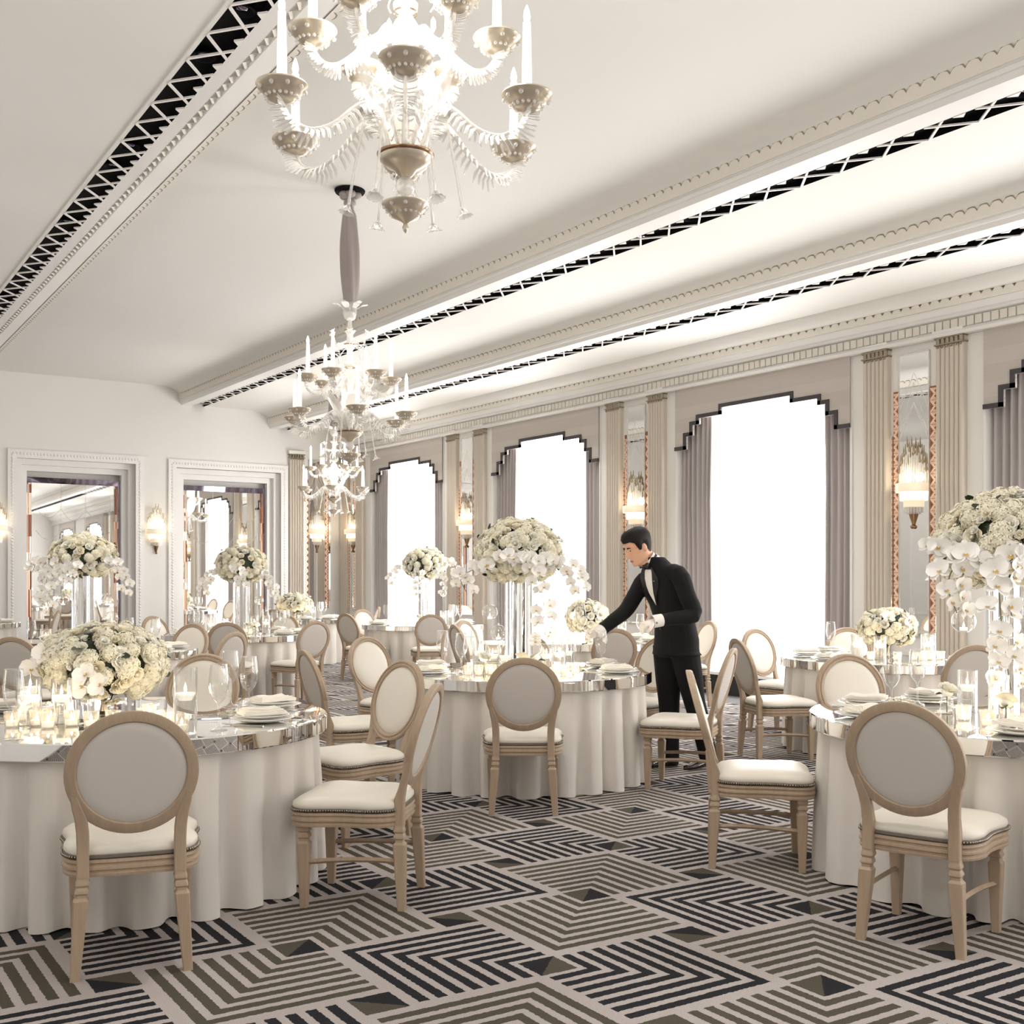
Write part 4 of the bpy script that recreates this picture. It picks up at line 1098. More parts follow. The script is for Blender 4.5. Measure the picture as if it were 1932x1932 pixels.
# candles and little things around the centrepieces
def cluster(key, cyls, vots, orbs, buds, e):
    lat, d, x, y, desc = TAB[key]; tn = TNAME[key]
    for i, (a, b, h, r) in enumerate(sorted(cyls)):
        o = rel(a, b); pos = ('left' if a < -.2 else 'right' if a > .2 else 'middle') + (' front' if b < -.12 else ' rear' if b > .12 else '')
        candle_cyl((x + o.x, y + o.y, Z_T), h, True, '%s lit candle cylinder from the left on %s' % (NTH[i], tn), 'candle cylinders', r)
    for a, b in vots:
        o = rel(a, b); votive((x + o.x, y + o.y, Z_T), 'small pebbled glass votive burning on ' + tn, 'votives on ' + tn)
    for i, (a, b, z) in enumerate(sorted(orbs)):
        o = rel(a, b)
        t = thing('glass_orb', '%s hanging glass tealight orb from the left over %s' % (NTH[i], tn), 'candle holder', (x + o.x, y + o.y, z), 0, 'hanging glass orbs')
        MB().ball((0, 0, 0), .055, 18, 12).obj('globe', M['votive' if 0 else 'glass'], t, 180)
        MB().lathe([(.012, .052), (.008, .06), (.004, .068), (0, .07)], 10).obj('globe_knob', M['crystal'], t, 180)
        MB().tube([(0, 0, .068), (0, 0, max(.1, (1.56 if key == 't6' else 1.44) - z))], .0008, 4).obj('hanging_wire', M['crystal'], t, 180)
        MB().lathe([(0, -.045), (.018, -.045), (.018, -.03), (0, -.03)], 12).obj('tealight', M['candlewax'], t, 60)
        MB().lathe([(0, -.03), (.005, -.024), (0, -.004)], 8).obj('flame', M['flame'], t, 180)
    for i, (a, b) in enumerate(sorted(buds)):
        o = rel(a, b); g = thing('bud_vase', '%s small glass bud vase from the left on %s' % (NTH[i], tn), 'vase', (x + o.x, y + o.y, Z_T), 0, 'bud vases')
        MB().lathe([(.0, .0), (.03, 0), (.034, .02), (.03, .06), (.026, .075), (.03, .085)], 16).obj('glass_body', M['glass'], g, 60)
        r = thing('cut_rose', 'single cream rose in the %s bud vase from the left on %s' % (NTH[i], tn), 'flower', (x + o.x, y + o.y, Z_T + .01), 0, 'cut roses')
        MB().tube([(0, 0, 0), (.004, .003, .08)], .003, 5).obj('rose_stem', M['stem'], r, 180)
        put('rose_head', ROSES[i % 4], r, (0, 0, .095), (.5 * cos(i), .5 * sin(i), i), .085)
        put('leaf', LEAF, r, (0, 0, .075), (.2, .3, i * 2), .06)
    glow((x + rel(-.3, -.35).x, y + rel(-.3, -.35).y, .86), e * .22, .04); glow((x + rel(.3, -.3).x, y + rel(.3, -.3).y, .86), e * .22, .04)
ring = lambda r, n, a0=0, sq=1: [(r * cos(radians(a0) + 2 * pi * i / n), sq * r * sin(radians(a0) + 2 * pi * i / n)) for i in range(n)]
cluster('t1', [(-.31, -.37, .21, .053), (-.19, -.31, .20, .044), (.465, -.70, .28, .047), (-.5, .1, .2, .05)], [(.35, -.62), (.41, -.56), (.3, -.5), (.24, -.62), (.36, -.46), (-.36, -.42), (-.27, -.38), (-.19, -.46), (-.12, -.38), (-.24, -.3), (-.02, -.42), (.06, -.38), (.17, -.3), (.22, -.42), (-.42, -.2), (.14, -.14)], [], [], 2.5)
cluster('t2', [(-.20, -.22, .20, .05), (-.11, -.3, .19, .052), (.17, -.22, .20, .05), (.26, -.14, .21, .05), (.33, .1, .2, .05), (-.3, .1, .2, .05)], [(-.36, -.46), (-.29, -.44), (-.2, -.42), (-.12, -.48), (.02, -.5), (.23, -.4), (.29, -.44), (.36, -.38), (.12, -.45), (-.22, -.36)],
    [(-.22, -.18, 1.16), (-.16, -.22, 1.02), (.26, -.1, 1.15), (.19, -.05, 1.19), (.27, -.2, 1.03)], [(-.26, -.34), (.0, -.36), (.1, -.3)], 3)
cluster('t3', [(-.2, -.34, .22, .043), (-.05, -.42, .215, .043), (.08, -.3, .22, .045), (-.14, .16, .2, .045)], [(-.2, -.52), (-.11, -.55), (-.28, -.42), (.05, -.54), (.0, -.6), (-.3, -.2)],
    [(-.24, -.05, 1.19), (-.1, -.2, 1.17), (.2, -.1, 1.2)], [(-.22, -.46), (.06, -.5), (-.28, .05)], 2.5)
cluster('t4', [(-.36, -.2, .19, .05), (-.2, -.28, .19, .05), (.2, -.22, .2, .05), (.3, -.02, .2, .045), (-.28, .1, .19, .05)], [(-.1, -.4), (.02, -.42), (.1, -.4), (-.3, -.36), (.18, -.36), (.28, -.3)], [], [], 2)
cluster('t5', [(-.42, .1, .19, .045), (.38, .1, .19, .045)], [(-.3, -.35), (-.22, -.38), (-.12, -.4), (.0, -.4), (.12, -.38), (.2, -.36), (-.36, -.28)], [], [], 2)
cluster('t6', [(-.28, -.1, .2, .05), (-.2, -.2, .2, .05), (.3, -.1, .2, .05), (.4, 0, .2, .05), (.12, -.24, .2, .05)], [(-.1, -.3), (.05, -.34), (-.2, -.34), (.2, -.32)], [(-.28, -.1, 1.14), (.3, -.12, 1.2), (-.1, -.2, 1.1)], [(-.05, -.3), (.1, -.3)], 2.5)
cluster('t7', [(-.3, -.2, .2, .05), (-.12, -.28, .19, .05), (.22, -.2, .22, .05), (.34, -.1, .22, .05)], [(-.2, -.34), (.0, -.36), (.12, -.36), (.2, -.34)], [(-.2, -.1, 1.14), (.26, -.12, 1.14)], [(.18, -.34), (.26, -.3)], 2.5)
cluster('t8', [(-.36, -.25, .2, .05), (-.2, -.3, .2, .05), (.02, -.3, .2, .05), (.26, -.05, .2, .045)], [(-.3, -.36), (-.1, -.4), (.1, -.36), (.22, -.3)], [(-.3, .0, 1.2), (.14, -.1, 1.2), (.2, -.15, 1.05)], [(-.3, -.42)], 2.5)
cluster('t9', [(-.4, 0, .2, .05), (.36, 0, .2, .05)], [(-.2, -.36), (0, -.38), (.2, -.36)], [], [], 2)
# ------------------------------------------------------------------ waiter
def person():
    ox, oy = W(1.25, 8.43)
    root = thing('person', 'dark-haired waiter in black suit, bow tie and white gloves, leaning over the middle table holding a glass', 'person', (ox, oy, 0))
    root['label'] = 'waiter in black suit, bow tie and white gloves leaning to set a glass'
    def p(lat, d, z): x, y = W(lat, d); return Vector((x - ox, y - oy, z))
    def dirv(l, d, z=0): x, y = W(l, d); return Vector((x, y, z)).normalized()
    F = dirv(-.84, -.54); LEFT = Vector((0, 0, 1)).cross(F)
    def remesh(o, v, it=3):
        m = o.modifiers.new('remesh', 'REMESH'); m.mode = 'VOXEL'; m.voxel_size = v; m.use_smooth_shade = True
        if it: s = o.modifiers.new('smooth', 'SMOOTH'); s.iterations = it; s.factor = .5
        return o
    def torso(mb, rows, grow=0, n=28):
        rs = []
        for lat, d, z, hw, hd in rows:
            c = p(lat, d, z)
            rs.append([c + LEFT * ((hw + grow) * cos(2 * pi * i / n)) + F * ((hd + grow) * sin(2 * pi * i / n)) for i in range(n)])
        mb.rings(rs, cap0=True, cap1=True)
    rows = [(1.205, 8.43, .86, .185, .135), (1.21, 8.43, .95, .178, .13), (1.195, 8.425, 1.08, .160, .115), (1.165, 8.415, 1.2, .172, .122), (1.125, 8.41, 1.31, .192, .13), (1.10, 8.405, 1.395, .188, .116), (1.085, 8.402, 1.45, .158, .10), (1.064, 8.40, 1.505, .10, .080), (1.04, 8.395, 1.565, .058, .060)]
    sl, el, wl = p(1.20, 8.235, 1.415), p(1.288, 8.125, 1.14), p(1.03, 8.03, 1.10)
    sr, er, wr_ = p(.985, 8.55, 1.375), p(.835, 8.42, 1.16), p(.635, 8.27, 1.015)
    hl, kl, al = p(1.255, 8.36, .90), p(1.335, 8.40, .50), p(1.45, 8.455, .11)
    hr, kr, ar = p(1.15, 8.50, .90), p(1.165, 8.505, .48), p(1.175, 8.52, .09)
    # head frame: local x = right, y = face, z = up
    fh = dirv(-.92, -.36, -.52); rt = fh.cross(Vector((0, 0, 1))).normalized(); uh = rt.cross(fh)
    HM = Matrix.Translation(p(.912, 8.37, 1.630)) @ Matrix((rt, fh, uh)).transposed().to_4x4() @ Matrix.Scale(1.05, 4) @ Matrix.Translation((0, -.005, -.118))
    SECT = [(-.03, .035, -.052, .050), (-.005, .060, -.055, .047), (.0, .088, -.050, .040), (.012, .094, -.052, .049), (.03, .090, -.060, .057), (.045, .091, -.066, .060), (.06, .088, -.074, .0635), (.08, .089, -.084, .067), (.10, .086, -.092, .070), (.122, .079, -.098, .0725), (.140, .088, -.102, .0745), (.165, .087, -.104, .075), (.19, .076, -.098, .070), (.212, .052, -.080, .057), (.228, .020, -.052, .036), (.234, -.01, -.022, .008)]
    def section(z):
        for a, b in zip(SECT, SECT[1:]):
            if a[0] <= z <= b[0]:
                t = (z - a[0]) / (b[0] - a[0]); return [a[k] + (b[k] - a[k]) * t for k in (1, 2, 3)]
        return SECT[-1][1:]
    def hring(z, grow=0, n=28):
        f, b, w = section(z); out = []
        for i in range(n):
            a = 2 * pi * i / n; s, c = sin(a), cos(a)
            y = (f + grow) * s if s > 0 else (-b + grow) * s
            pw = .9 if s > 0 else 1
            out.append(HM @ Vector(((w + grow) * (abs(c) ** pw) * (1 if c > 0 else -1), y, z)))
        return out
    # body: one continuous skin surface
    mb = MB(); mb.rings([hring(s[0]) for s in SECT], cap0=True, cap1=True)
    mb.add([HM @ Vector(q) for q in ((-.010, .080, .138), (.010, .080, .138), (-.018, .085, .072), (.018, .085, .072), (0, .098, .128), (0, .119, .084), (0, .108, .070), (-.011, .104, .078), (.011, .104, .078), (0, .07, .1))],
        [(0, 4, 7, 2), (4, 5, 7), (1, 3, 8, 4), (4, 8, 5), (7, 5, 6), (8, 6, 5), (2, 7, 6), (3, 6, 8), (2, 6, 3), (0, 2, 9), (2, 3, 9), (3, 1, 9), (1, 0, 9), (0, 1, 4)])
    for s in (-1, 1): mb.ball((s * .073, -.012, .104), 1, 10, 6, sc=(.010, .019, .032), M=HM)
    mb.tube([HM @ Vector((0, -.03, .06)), HM @ Vector((0, -.035, .0)), p(1.005, 8.388, 1.535), p(1.055, 8.40, 1.47)], [.050, .050, .051, .062], 16)
    torso(mb, [(a, b, c, d - .03, e - .03) for a, b, c, d, e in rows], 0)
    for q, r in (((sl, el, wl), (.055, .042, .027)), ((sr, er, wr_), (.055, .042, .027)), ((hl, kl, al), (.085, .055, .04)), ((hr, kr, ar), (.085, .055, .04))): mb.tube(q, r, 10)
    remesh(mb.obj('body', M['skin'], root, 180), .0055, 2)
    # face details
    for s in (-1, 1):
        MB().ball((s * .031, .072, .121), 1, 10, 6, sc=(.012, .008, .0032), M=HM).obj('eye', M['eye'], root, 180)
        MB().ball((s * .031, .0795, .119), 1, 8, 5, sc=(.0055, .003, .005), M=HM).obj('iris', M['hair'], root, 180)
        MB().tube([HM @ Vector(q) for q in ((s * .016, .0905, .139), (s * .032, .0905, .144), (s * .050, .080, .139))], [.0035, .0048, .002], 6).obj('eyebrow', M['hair'], root, 180)
    MB().ball((0, .0895, .047), 1, 10, 5, sc=(.022, .0075, .0045), M=HM).ball((0, .0885, .039), 1, 10, 5, sc=(.018, .008, .005), M=HM).obj('lips', M['lips'], root, 180)
    # hair: short cap with volume at the front
    mb = MB(); n = 36; rs = []
    rnd = random.Random(4)
    for k in range(9):
        t = k / 8; row = []
        for i in range(n):
            a = 2 * pi * i / n; s = sin(a)
            z0 = .178 if s > .75 else (.178 - (.75 - s) / .75 * .055 if s > 0 else .123 - min(1, -s * 1.5) * .075)
            if -.25 < s < .12: z0 = .13
            if .12 <= s < .35: z0 = .10
            z = z0 + (.233 - z0) * (1 - (1 - t) ** 1.3)
            f, b, w = section(z); g = .003 + .014 * min(1, t * 3 + .25) + (.010 * max(0, s) * t if t < .95 else 0) + rnd.uniform(-.0015, .0015)
            up_ = .012 * t + .012 * max(0, s) * t * (1 - t) * 4
            row.append(HM @ Vector(((w + g) * cos(a), (f + g) * s if s > 0 else (-b + g) * s, z + up_)))
        rs.append(row)
    mb.rings(rs, cap1=True); mb.obj('hair', M['hair'], root, 180)
    # jacket
    mb = MB(); r2 = [(1.215, 8.44, .835, .198, .150)] + rows[:-1] + [(1.044, 8.397, 1.552, .062, .064)]
    torso(mb, r2, .012)
    mb.tube(curve_pts([p(1.11, 8.36, 1.42), sl, (sl + el) / 2 + LEFT * .006, el, (el * .5 + wl * .5) + Vector((0, 0, -.004)), wl], 16), [.075, .079, .077, .072, .068, .065, .063, .062, .061, .060, .058, .055, .052, .050, .047, .045, .044], 14)
    mb.tube(curve_pts([p(1.05, 8.46, 1.39), sr, (sr + er) / 2, er, (er + wr_) / 2, wr_], 16), [.075, .077, .074, .070, .067, .064, .062, .061, .060, .058, .056, .054, .052, .050, .048, .046, .045], 14)
    o = remesh(mb.obj('jacket', M['suit'], root, 180), .0065, 4)
    def chest(x, z, off):        # point on the jacket front: x metres toward his left, at height z
        for a, b in zip(rows, rows[1:]):
            if a[2] <= z <= b[2]:
                t = (z - a[2]) / (b[2] - a[2]); lat, d, _, hw, hd = [a[k] + (b[k] - a[k]) * t for k in range(5)]
                break
        hw += .012; hd += .012; ss = sqrt(max(0, 1 - (x / hw) ** 2))
        return p(lat, d, z) + LEFT * x + F * (hd * ss + off)
    mb = MB(); zs = [1.475, 1.44, 1.395, 1.34, 1.29, 1.24, 1.2]; wv = [.034, .040, .042, .036, .026, .013, .002]
    mb.rings([[chest(w * u, z, .003 - (.006 if z > 1.45 else 0)) for u in (-1, -.5, 0, .5, 1)] for z, w in zip(zs, wv)], closed=False)
    mb.obj('shirt_front', M['shirt'], root, 180)
    for s in (-1, 1):
        mb = MB(); ow = [.050, .070, .098, .092, .064, .036, .014]
        a = [[chest(s * (w + (o - w) * u), z, .0055 + .004 * u) for u in (0, .5, 1)] for z, w, o in zip(zs, wv, ow)]
        mb.rings(a, closed=False); mb.obj('lapel', M['satin'], root, 180)
    cn_ = p(1.017, 8.391, 1.525)
    ax = dirv(-.80, -.12, .62); u1 = ax.orthogonal().normalized(); v1 = ax.cross(u1)
    mb = MB(); mb.rings([[cn_ + ax * hh + u1 * (r * cos(2 * pi * i / 24)) + v1 * (r * sin(2 * pi * i / 24)) for i in range(24)] for hh, r in ((-.03, .066), (.0, .062), (.028, .059), (.028, .056), (.0, .058))])
    mb.obj('shirt_collar', M['shirt'], root, 60)
    mb = MB(); mb.rings([[cn_ + ax * hh + u1 * (r * cos(2 * pi * i / 24)) + v1 * (r * sin(2 * pi * i / 24)) for i in range(24)] for hh, r in ((-.006, .0645), (-.002, .066), (.008, .065), (.012, .063))])
    mb.obj('tie_band', M['satin'], root, 60)
    bt = cn_ + F * .060 + Vector((0, 0, -.036))
    mb = MB()
    for s in (-1, 1):
        mb.rings([[bt + LEFT * (s * x) + Vector((0, 0, zz * h)) + F * (dd * .012 + .004) for zz, dd in ((-1, 0), (0, 1), (1, 0), (0, -1))] for x, h in ((.004, .010), (.022, .018), (.045, .023), (.047, .021))], cap0=True, cap1=True)
    mb.ball(bt + F * .008, .011, 8, 6)
    mb.obj('bow_tie', M['satin'], root, 40)
    MB().ball(chest(.066, 1.375, .014), .006, 8, 5).obj('lapel_pin', M['nail'], root, 180)
    for z in (1.12, 1.03): MB().ball(chest(.0, z, .006), .0085, 8, 5, sc=(1, 1, 1)).obj('jacket_button', M['satin'], root, 180)
    # trousers
    mb = MB(); torso(mb, [(1.205, 8.43, .82, .165, .125), (1.205, 8.43, .90, .170, .128), (1.2, 8.43, 1.0, .15, .11)], 0)
    for h, k, a in ((hl, kl, al), (hr, kr, ar)):
        mb.tube(curve_pts([h + (h - k) * .02, (h + k) / 2, k, (k + a) / 2, a + Vector((0, 0, -.035))], 12), [.108, .106, .102, .098, .093, .086, .080, .077, .075, .073, .071, .070, .070], 14)
    remesh(mb.obj('trousers', M['suit'], root, 180), .009, 4)
    # shoes
    for heel, toe, lift in ((p(1.50, 8.485, 0), p(1.255, 8.345, 0), .02), (p(1.235, 8.56, 0), p(.985, 8.45, 0), 0)):
        f = (toe - heel).normalized(); sd = Vector((-f.y, f.x, 0)); mb = MB(); rs = []
        Ln = (toe - heel).length
        for t, w, h in ((0, .02, .05), (.03, .032, .075), (.2, .036, .085), (.38, .038, .075), (.6, .044, .055), (.8, .046, .042), (.94, .034, .034), (1, .01, .022)):
            c = heel + f * (t * Ln) + Vector((0, 0, lift * (1 - t) ** 2))
            rs.append([c + sd * (w * cos(b)) + Vector((0, 0, max(0.0, h * .5 + h * .5 * sin(b)))) for b in [2 * pi * i / 14 for i in range(14)]])
        mb.rings(rs, cap0=True, cap1=True); mb.obj('shoe', M['shoe'], root, 60)
    # cuffs and gloves
    def hand(wrist, tip, palm_n, curl, name, pinch=False):
        f = (tip - wrist).normalized(); nrm = (palm_n - f * palm_n.dot(f)).normalized(); sd = f.cross(nrm)   # sd: toward the thumb side
        mb = MB()
        mb.rings([[wrist + f * t + sd * (w * cos(b)) + nrm * (h * sin(b)) for b in [2 * pi * i / 12 for i in range(12)]] for t, w, h in ((-.03, .030, .024), (.0, .029, .021), (.025, .036, .020), (.06, .042, .017), (.085, .041, .014), (.092, .036, .010))], cap0=True, cap1=True)
        for i, (o, L) in enumerate(((.031, .068), (.0105, .078), (-.0105, .073), (-.031, .058))):
            c = wrist + f * .082 + sd * o; path = [c - f * .02, c]; ang = 0; dd = f
            for s_, (l, k) in enumerate(((.45, 1), (.32, 1.15), (.23, .9))):
                ang += curl * k * (1 + .12 * i); dd = f * cos(ang) + nrm * sin(ang)
                path.append(path[-1] + dd * (L * l))
            mb.tube(path, [.0105, .0108, .0102, .0094, .0075], 8)
        b = wrist + f * .03 + sd * .030
        d1 = (f * .72 + sd * .55 + nrm * .35).normalized(); d2 = (f * .8 + sd * .0 + nrm * .6).normalized()
        mb.tube([b - d1 * .015, b + d1 * .03, b + d1 * .045 + d2 * .018, b + d1 * .045 + d2 * .042], [.0155, .0135, .012, .009], 8)
        remesh(mb.obj(name, M['glove'], root, 180), .0035, 2)
    hand(wl + (wl - el).normalized() * .035, wl + (wl - el).normalized() * .2 + Vector((0, 0, -.02)), Vector((0, 0, -.5)) - F * .8, .55, 'glove')
    hand(wr_ + (wr_ - er).normalized() * .035, p(.465, 8.18, .985), Vector((0, 0, -.75)) + dirv(.2, -.6), .75, 'glove')
    for a, b in ((el, wl), (er, wr_)):
        f = (b - a).normalized(); mb = MB(); mb.tube([b - f * .02, b + f * .055], [.045, .046], 16, caps=False); mb.tube([b + f * .055, b - f * .02], [.043, .042], 16, caps=False)
        c = mb.obj('shirt_cuff', M['shirt'], root, 60)
    f = (wl - el).normalized(); MB().ball(wl + f * .03 + dirv(.1, -1, -.2) * .047, .008, 8, 6).obj('cufflink', M['nail'], root, 180)
    g = wine(onz(1103, 1216, .92) * 0 + Vector((W(.508, 8.17)[0], W(.508, 8.17)[1], .955)), "tilted wine glass held in the waiter's gloved hand", 'tall wine glasses', tilt=(0, radians(-7), 0), sc=.9)
person()

# ------------------------------------------------------------------ chandeliers
def frond_mesh(ctrl, L0, L1, n, seed, dens=1.0):
    rnd = random.Random(seed); pts = curve_pts([(r, 0, z) for r, z in ctrl], 40); mb = MB()
    for i in range(n):
        t = (.10 + .9 * i / n); k = min(int(t * 40), 39); p = pts[k]; T = (pts[k + 1] - pts[k]).normalized()
        N = Vector((T.z, 0, -T.x))
        if N.z > 0 and t < .75: N = -N
        L = (L0 + (L1 - L0) * sin(pi * min(1, t * .9)) ) * rnd.uniform(.85, 1.1)
        for s in (-1, 1):
            side = Vector((0, s, 0)); w = .0055
            d1 = (side * .85 + N * .45 + T * .25).normalized(); d2 = (side * .35 + N * .9 + T * .35).normalized()
            a = p + side * .008; b = a + d1 * L * .5; c = b + d2 * L * .5
            mb.rings([[a - T * w, a + T * w], [b - T * w * 1.5, b + T * w * 1.5], [c - T * w, c + T * w], [c + d2 * .006, c + d2 * .006]], closed=False)
            mb.tube([a, b, c], .0022, 3, caps=False)
    return mb.mesh('glass_frond', M['frond'], 180)
LOW = [(.08, -.085), (.12, .03), (.17, .085), (.23, .06), (.33, -.03), (.43, -.075), (.51, -.055), (.545, -.01), (.55, .01)]
UPP = [(.05, .27), (.10, .375), (.15, .385), (.21, .325), (.28, .28), (.335, .285), (.37, .325), (.38, .36)]
def arm_parts(ctrl, seed):
    a = MB().tube(curve_pts([(r, 0, z) for r, z in ctrl], 30), [.016 - .007 * min(1, i / 18) for i in range(31)], 8).mesh('arm', M['arm'], 180)
    return a, frond_mesh(ctrl, .035, .075 if seed == 1 else .055, 30, seed)
ARM = [arm_parts(LOW, 1), arm_parts(UPP, 2)]
PANM = MB().lathe([(.0, -.012), (.03, -.01), (.052, .0), (.060, .016), (.070, .020), (.096, .046), (.101, .054), (.098, .060), (.07, .045), (.0, .04)], 28).mesh('drip_pan', M['pan'], 50)
BEADS = MB()
for i in range(18): BEADS.ball((.064 * cos(2 * pi * i / 18), .064 * sin(2 * pi * i / 18), .006), .0075, 6, 4)
for i in range(9): BEADS.ball((.09 * cos(2 * pi * i / 9), .09 * sin(2 * pi * i / 9), .034), .010, 6, 4)
BEADS = BEADS.mesh('crystal_beads', M['crystal'], 180)
CANDM = MB().lathe([(.021, .035), (.0195, .15), (.0155, .34), (.0, .342)], 14).mesh('candle_sleeve', M['candlewax'], 60)
BULB = MB().lathe([(.0, .34), (.010, .345), (.0145, .362), (.011, .385), (.004, .405), (0, .412)], 10).mesh('candle_bulb', M['bulb'], 180)
def flower_glass(mb, c, r, n=6, tilt=(0, 0, 1)):
    q = Vector(tilt).to_track_quat('Z', 'Y').to_matrix().to_4x4(); M4 = Matrix.Translation(c) @ q
    for i in range(n):
        petal_patch(mb, r, r * .42, .25, .1, M4 @ Matrix.Rotation(2 * pi * i / n, 4, 'Z') @ Matrix.Rotation(radians(35), 4, 'X'), 0, 2, 3)
    mb.ball(c, r * .18, 6, 4)
def chandelier(lat, d, z, a0, label, ztop, sleeve=True, lit=1.0):
    x, y = W(lat, d)
    t = thing('chandelier', label, 'chandelier', (x, y, z), a0, 'blown-glass candle chandeliers')
    MB().lathe([(.0, -.41), (.008, -.40), (.014, -.385), (.008, -.37), (.02, -.36), (.055, -.345), (.062, -.33), (.07, -.325), (.098, -.295), (.1, -.288), (.06, -.295), (.0, -.29)], 28).obj('bottom_pan', M['pan'], t, 50)
    put('crystal_beads', BEADS, t, (0, 0, -.338), None, (.98, .98, .9))
    MB().ball((0, 0, -.215), .042, 14, 10).lathe([(.03, -.28), (.02, -.255)], 12).obj('crystal_ball', M['crystal'], t, 180)
    MB().lathe([(.018, -.18), (.03, -.172), (.045, -.15), (.085, -.13), (.106, -.108), (.113, -.085), (.09, -.08), (.05, -.075), (.0, -.07)], 28).obj('hub_bowl', M['pan'], t, 60)
    MB().lathe([(.108, -.096), (.118, -.09), (.119, -.082), (.108, -.078)], 28).obj('hub_rim', M['bronze'], t, 60)
    stem = [(.022, -.08), (.03, -.03), (.05, .03), (.042, .09), (.022, .13), (.03, .16), (.075, .215), (.082, .24), (.06, .262), (.035, .28), (.03, .34), (.055, .40), (.06, .44), (.035, .48), (.024, .50), (.05, .52), (.052, .54), (.03, .56), (.028, .66), (.056, .70), (.058, .715), (.03, .73), (.026, .80), (.05, .83), (.052, .84), (.022, .86), (.018, .95)]
    MB().lathe(stem, 20).obj('stem', M['arm'], t, 180)
    for zz, r in ((-.0, .045), (.5, .048), (.705, .058), (.835, .053)): MB().lathe([(r, zz), (r + .004, zz + .006), (r, zz + .012)], 20).obj('stem_ring', M['silver'], t, 60)
    mb = MB()
    for i in range(6):           # upright ribbed leaves between the tiers
        M4 = Matrix.Rotation(i * pi / 3 + pi / 6, 4, 'Z') @ Matrix.Translation((0, .045, -.07)) @ Matrix.Rotation(radians(72), 4, 'X')
        petal_patch(mb, .34, .07, -.12, .22, M4, 0, 4, 6)
        for s in range(7):
            tt = .1 + s * .12
            mb.tube([M4 @ Vector((-.065 * sin(pi * (.12 + .78 * tt)), tt * .34 + .03, .0)), M4 @ Vector((0, tt * .34, -.012)), M4 @ Vector((.065 * sin(pi * (.12 + .78 * tt)), tt * .34 + .03, 0))], .003, 3, caps=False)
    mb.obj('glass_leaves', M['frond'], t, 180)
    for tier, (r, zc, n, off) in enumerate(((.55, .012, 6, 0), (.38, .362, 6, pi / 6))):
        for i in range(n):
            a = 2 * pi * i / n + off; R = (0, 0, a)
            arm = put('arm', ARM[tier][0], t, (0, 0, 0), R)
            put('glass_frond', ARM[tier][1], arm); put('drip_pan', PANM, arm, (r, 0, zc)); put('crystal_beads', BEADS, arm, (r, 0, zc))
            put('candle_sleeve', CANDM, arm, (r, 0, zc)); put('candle_bulb', BULB, arm, (r, 0, zc))
    for i in range(6):           # drooping and upright flower stems
        a = 2 * pi * i / 6 + pi / 6; mb = MB()
        e = (.235 * cos(a), .235 * sin(a), -.30)
        mb.tube(curve_pts([(.06 * cos(a), .06 * sin(a), -.07), (.10 * cos(a), .10 * sin(a), .10), (.16 * cos(a), .16 * sin(a), .08), (.20 * cos(a), .20 * sin(a), -.10), e], 14), .006, 6)
        flower_glass(mb, Vector(e), .05, 7, (.3 * cos(a), .3 * sin(a), -1)); mb.obj('glass_flower', M['crystal'], t, 180)
        mb = MB(); a += .4
        e = (.17 * cos(a), .17 * sin(a), .80)
        mb.tube(curve_pts([(.03 * cos(a), .03 * sin(a), .72), (.10 * cos(a), .10 * sin(a), .68), (.15 * cos(a), .15 * sin(a), .72), e], 10), .004, 5)
        flower_glass(mb, Vector(e), .045, 6, (.6 * cos(a), .6 * sin(a), 1))
        e2 = (.19 * cos(a + .5), .19 * sin(a + .5), .52)
        mb.tube(curve_pts([(.03 * cos(a), .03 * sin(a), .7), (.16 * cos(a + .3), .16 * sin(a + .3), .70), (.2 * cos(a + .5), .2 * sin(a + .5), .63), (.17 * cos(a + .5), .17 * sin(a + .5), .58)], 10), .004, 5)
        mb.lathe([(0, -.055), (.014, -.03), (.012, 0), (0, .02)], 6, M=Matrix.Translation(Vector(e2) + Vector((0, 0, .03))))
        mb.obj('crown_flower', M['crystal'], t, 180)
    mb = MB(); mb.lathe([(.02, .93), (.05, .95), (.064, 1.0), (.062, 1.05), (.075, 1.09)], 20)
    for i in range(6):
        M4 = Matrix.Rotation(i * pi / 3, 4, 'Z') @ Matrix.Translation((0, .06, 1.04)) @ Matrix.Rotation(radians(60), 4, 'X'); petal_patch(mb, .09, .035, -.5, .9, M4, 0, 2, 4)
    mb.obj('bell_cup', M['crystal'], t, 180)
    if sleeve:
        H = ztop - z; mb = MB(); rs = []; n = 28
        for k in range(19):
            q = k / 18; zz = 1.03 + (H - .12 - 1.03) * q; r = .05 + .035 * sin(pi * min(1, q * 1.05)) ** .8
            if q > .93: r = .035
            rs.append([(r * (1 + .13 * sin(5 * 2 * pi * i / n + q * 5) + .05 * sin(9 * 2 * pi * i / n)) * cos(2 * pi * i / n), r * (1 + .13 * sin(5 * 2 * pi * i / n + q * 5)) * sin(2 * pi * i / n), zz) for i in range(n)])
        mb.rings(rs); mb.obj('silk_sleeve', M['taupe'], t, 180)
        mb = MB(); mb.lathe([(.03, H - .15), (.058, H - .13), (.058, H - .11), (.034, H - .095)], 14)
        for i in range(5):
            a = i * 1.3; mb.ball((.06 * cos(a), .06 * sin(a), H - .05), .05, 8, 6, sc=(1, 1, .7))
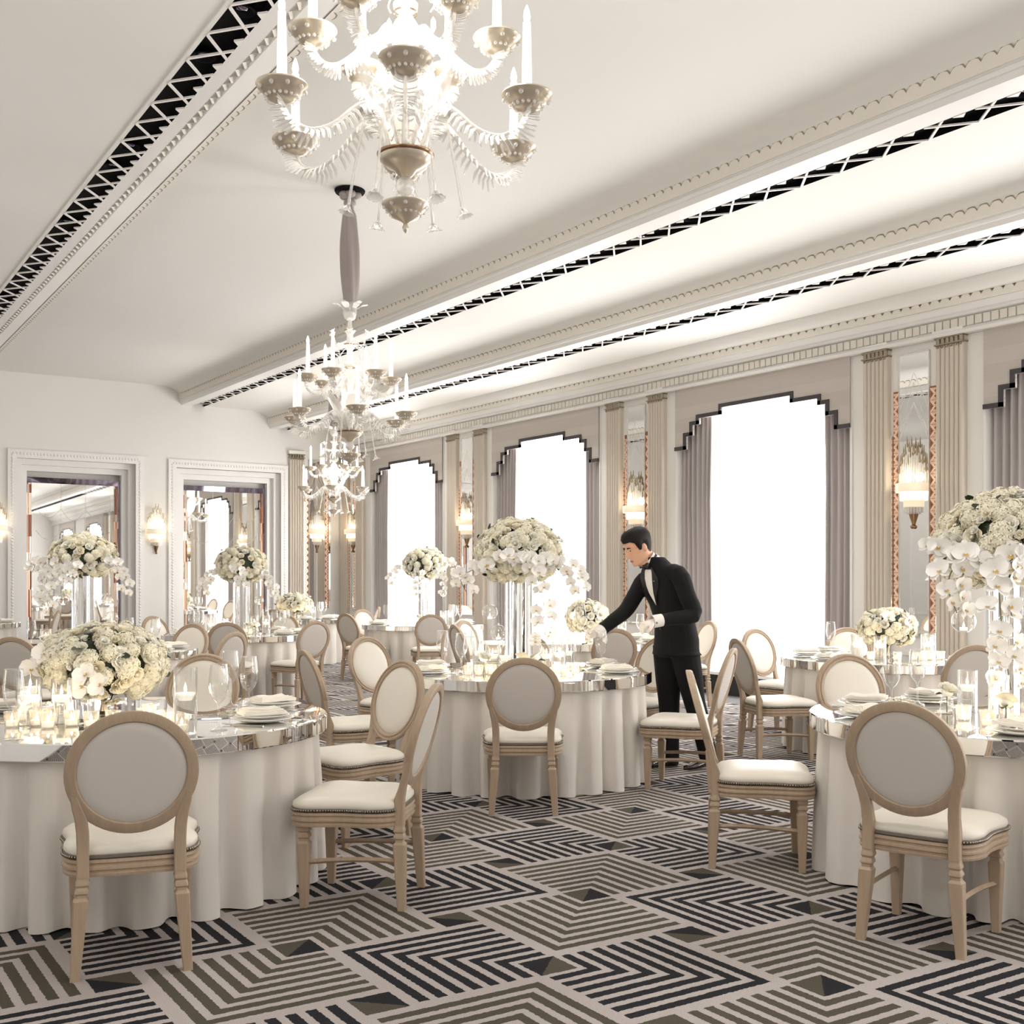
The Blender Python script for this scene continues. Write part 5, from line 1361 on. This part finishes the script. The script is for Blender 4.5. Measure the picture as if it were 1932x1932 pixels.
        mb.obj('sleeve_knot', M['taupe'], t, 180)
        MB().lathe([(.0, H - .03), (.13, H - .03), (.14, H - .012), (.14, H - .002), (0, H - .002)], 28).obj('ceiling_plate', M['black'], t, 40)
    for zz, e in ((.28, 1), (.65, 1)):
        l = bpy.data.lights.new('chandelier_and_fill_light', 'POINT'); l.energy = CH_POWER * e * lit; l.color = (1, .965, .92); l.shadow_soft_size = .3
        o = bpy.data.objects.new('chandelier_and_fill_light', l); COL.objects.link(o); o.location = (0, 0, zz); o.parent = t
FACE = -YAW
def cz(lat, d, nominal): X, Y = W(lat, d); return bent_z(X, Y, nominal)
chandelier(-.441, 4.75, 3.225, FACE - pi / 2 + atan2(.441, 4.75), 'nearest large blown-glass chandelier cut by the top edge of the photo', B_, True)
chandelier(-1.485, 10.5, 2.83, FACE - pi / 2 + .26, 'middle blown-glass chandelier hanging from a taupe silk sleeve', cz(-1.485, 10.5, A_), True, .3)
chandelier(-2.95, 19, 2.85, FACE - pi / 2 + .1, 'farthest small blown-glass chandelier below the middle one', cz(-2.95, 19, B_), True, .5)

for ly in (2.5, 10.0, 17.0):     # added fill lamps without fixtures, out of view on the left
    l = bpy.data.lights.new('chandelier_and_fill_light', 'POINT'); l.energy = CH_POWER; l.color = (1, .965, .92); l.shadow_soft_size = .3
    o = bpy.data.objects.new('chandelier_and_fill_light', l); COL.objects.link(o); o.location = (-1.0, ly, 3.2)
# recessed ceiling lamps and the rest of the hall behind the viewer
for x, z, ys in ((2.32, B_, (1, 4, 7.2, 9.5, 11.2, 14.6, 17)), (6.8, B_, (1.2, 4.4, 7.6, 9.6, 12.1, 15.5, 18.5)), (8.5, C_, (2, 5.3, 9.2, 13.0, 16.8))):
    for y in ys:
        l = bpy.data.lights.new('downlight_beam', 'SPOT'); l.energy = DOWN_POWER; l.spot_size = radians(110); l.spot_blend = .8; l.color = (1, .98, .95); l.shadow_soft_size = .06
        o = bpy.data.objects.new('downlight_beam', l); COL.objects.link(o); o.location = (x, y, bent_z(x, y, z) - .02)
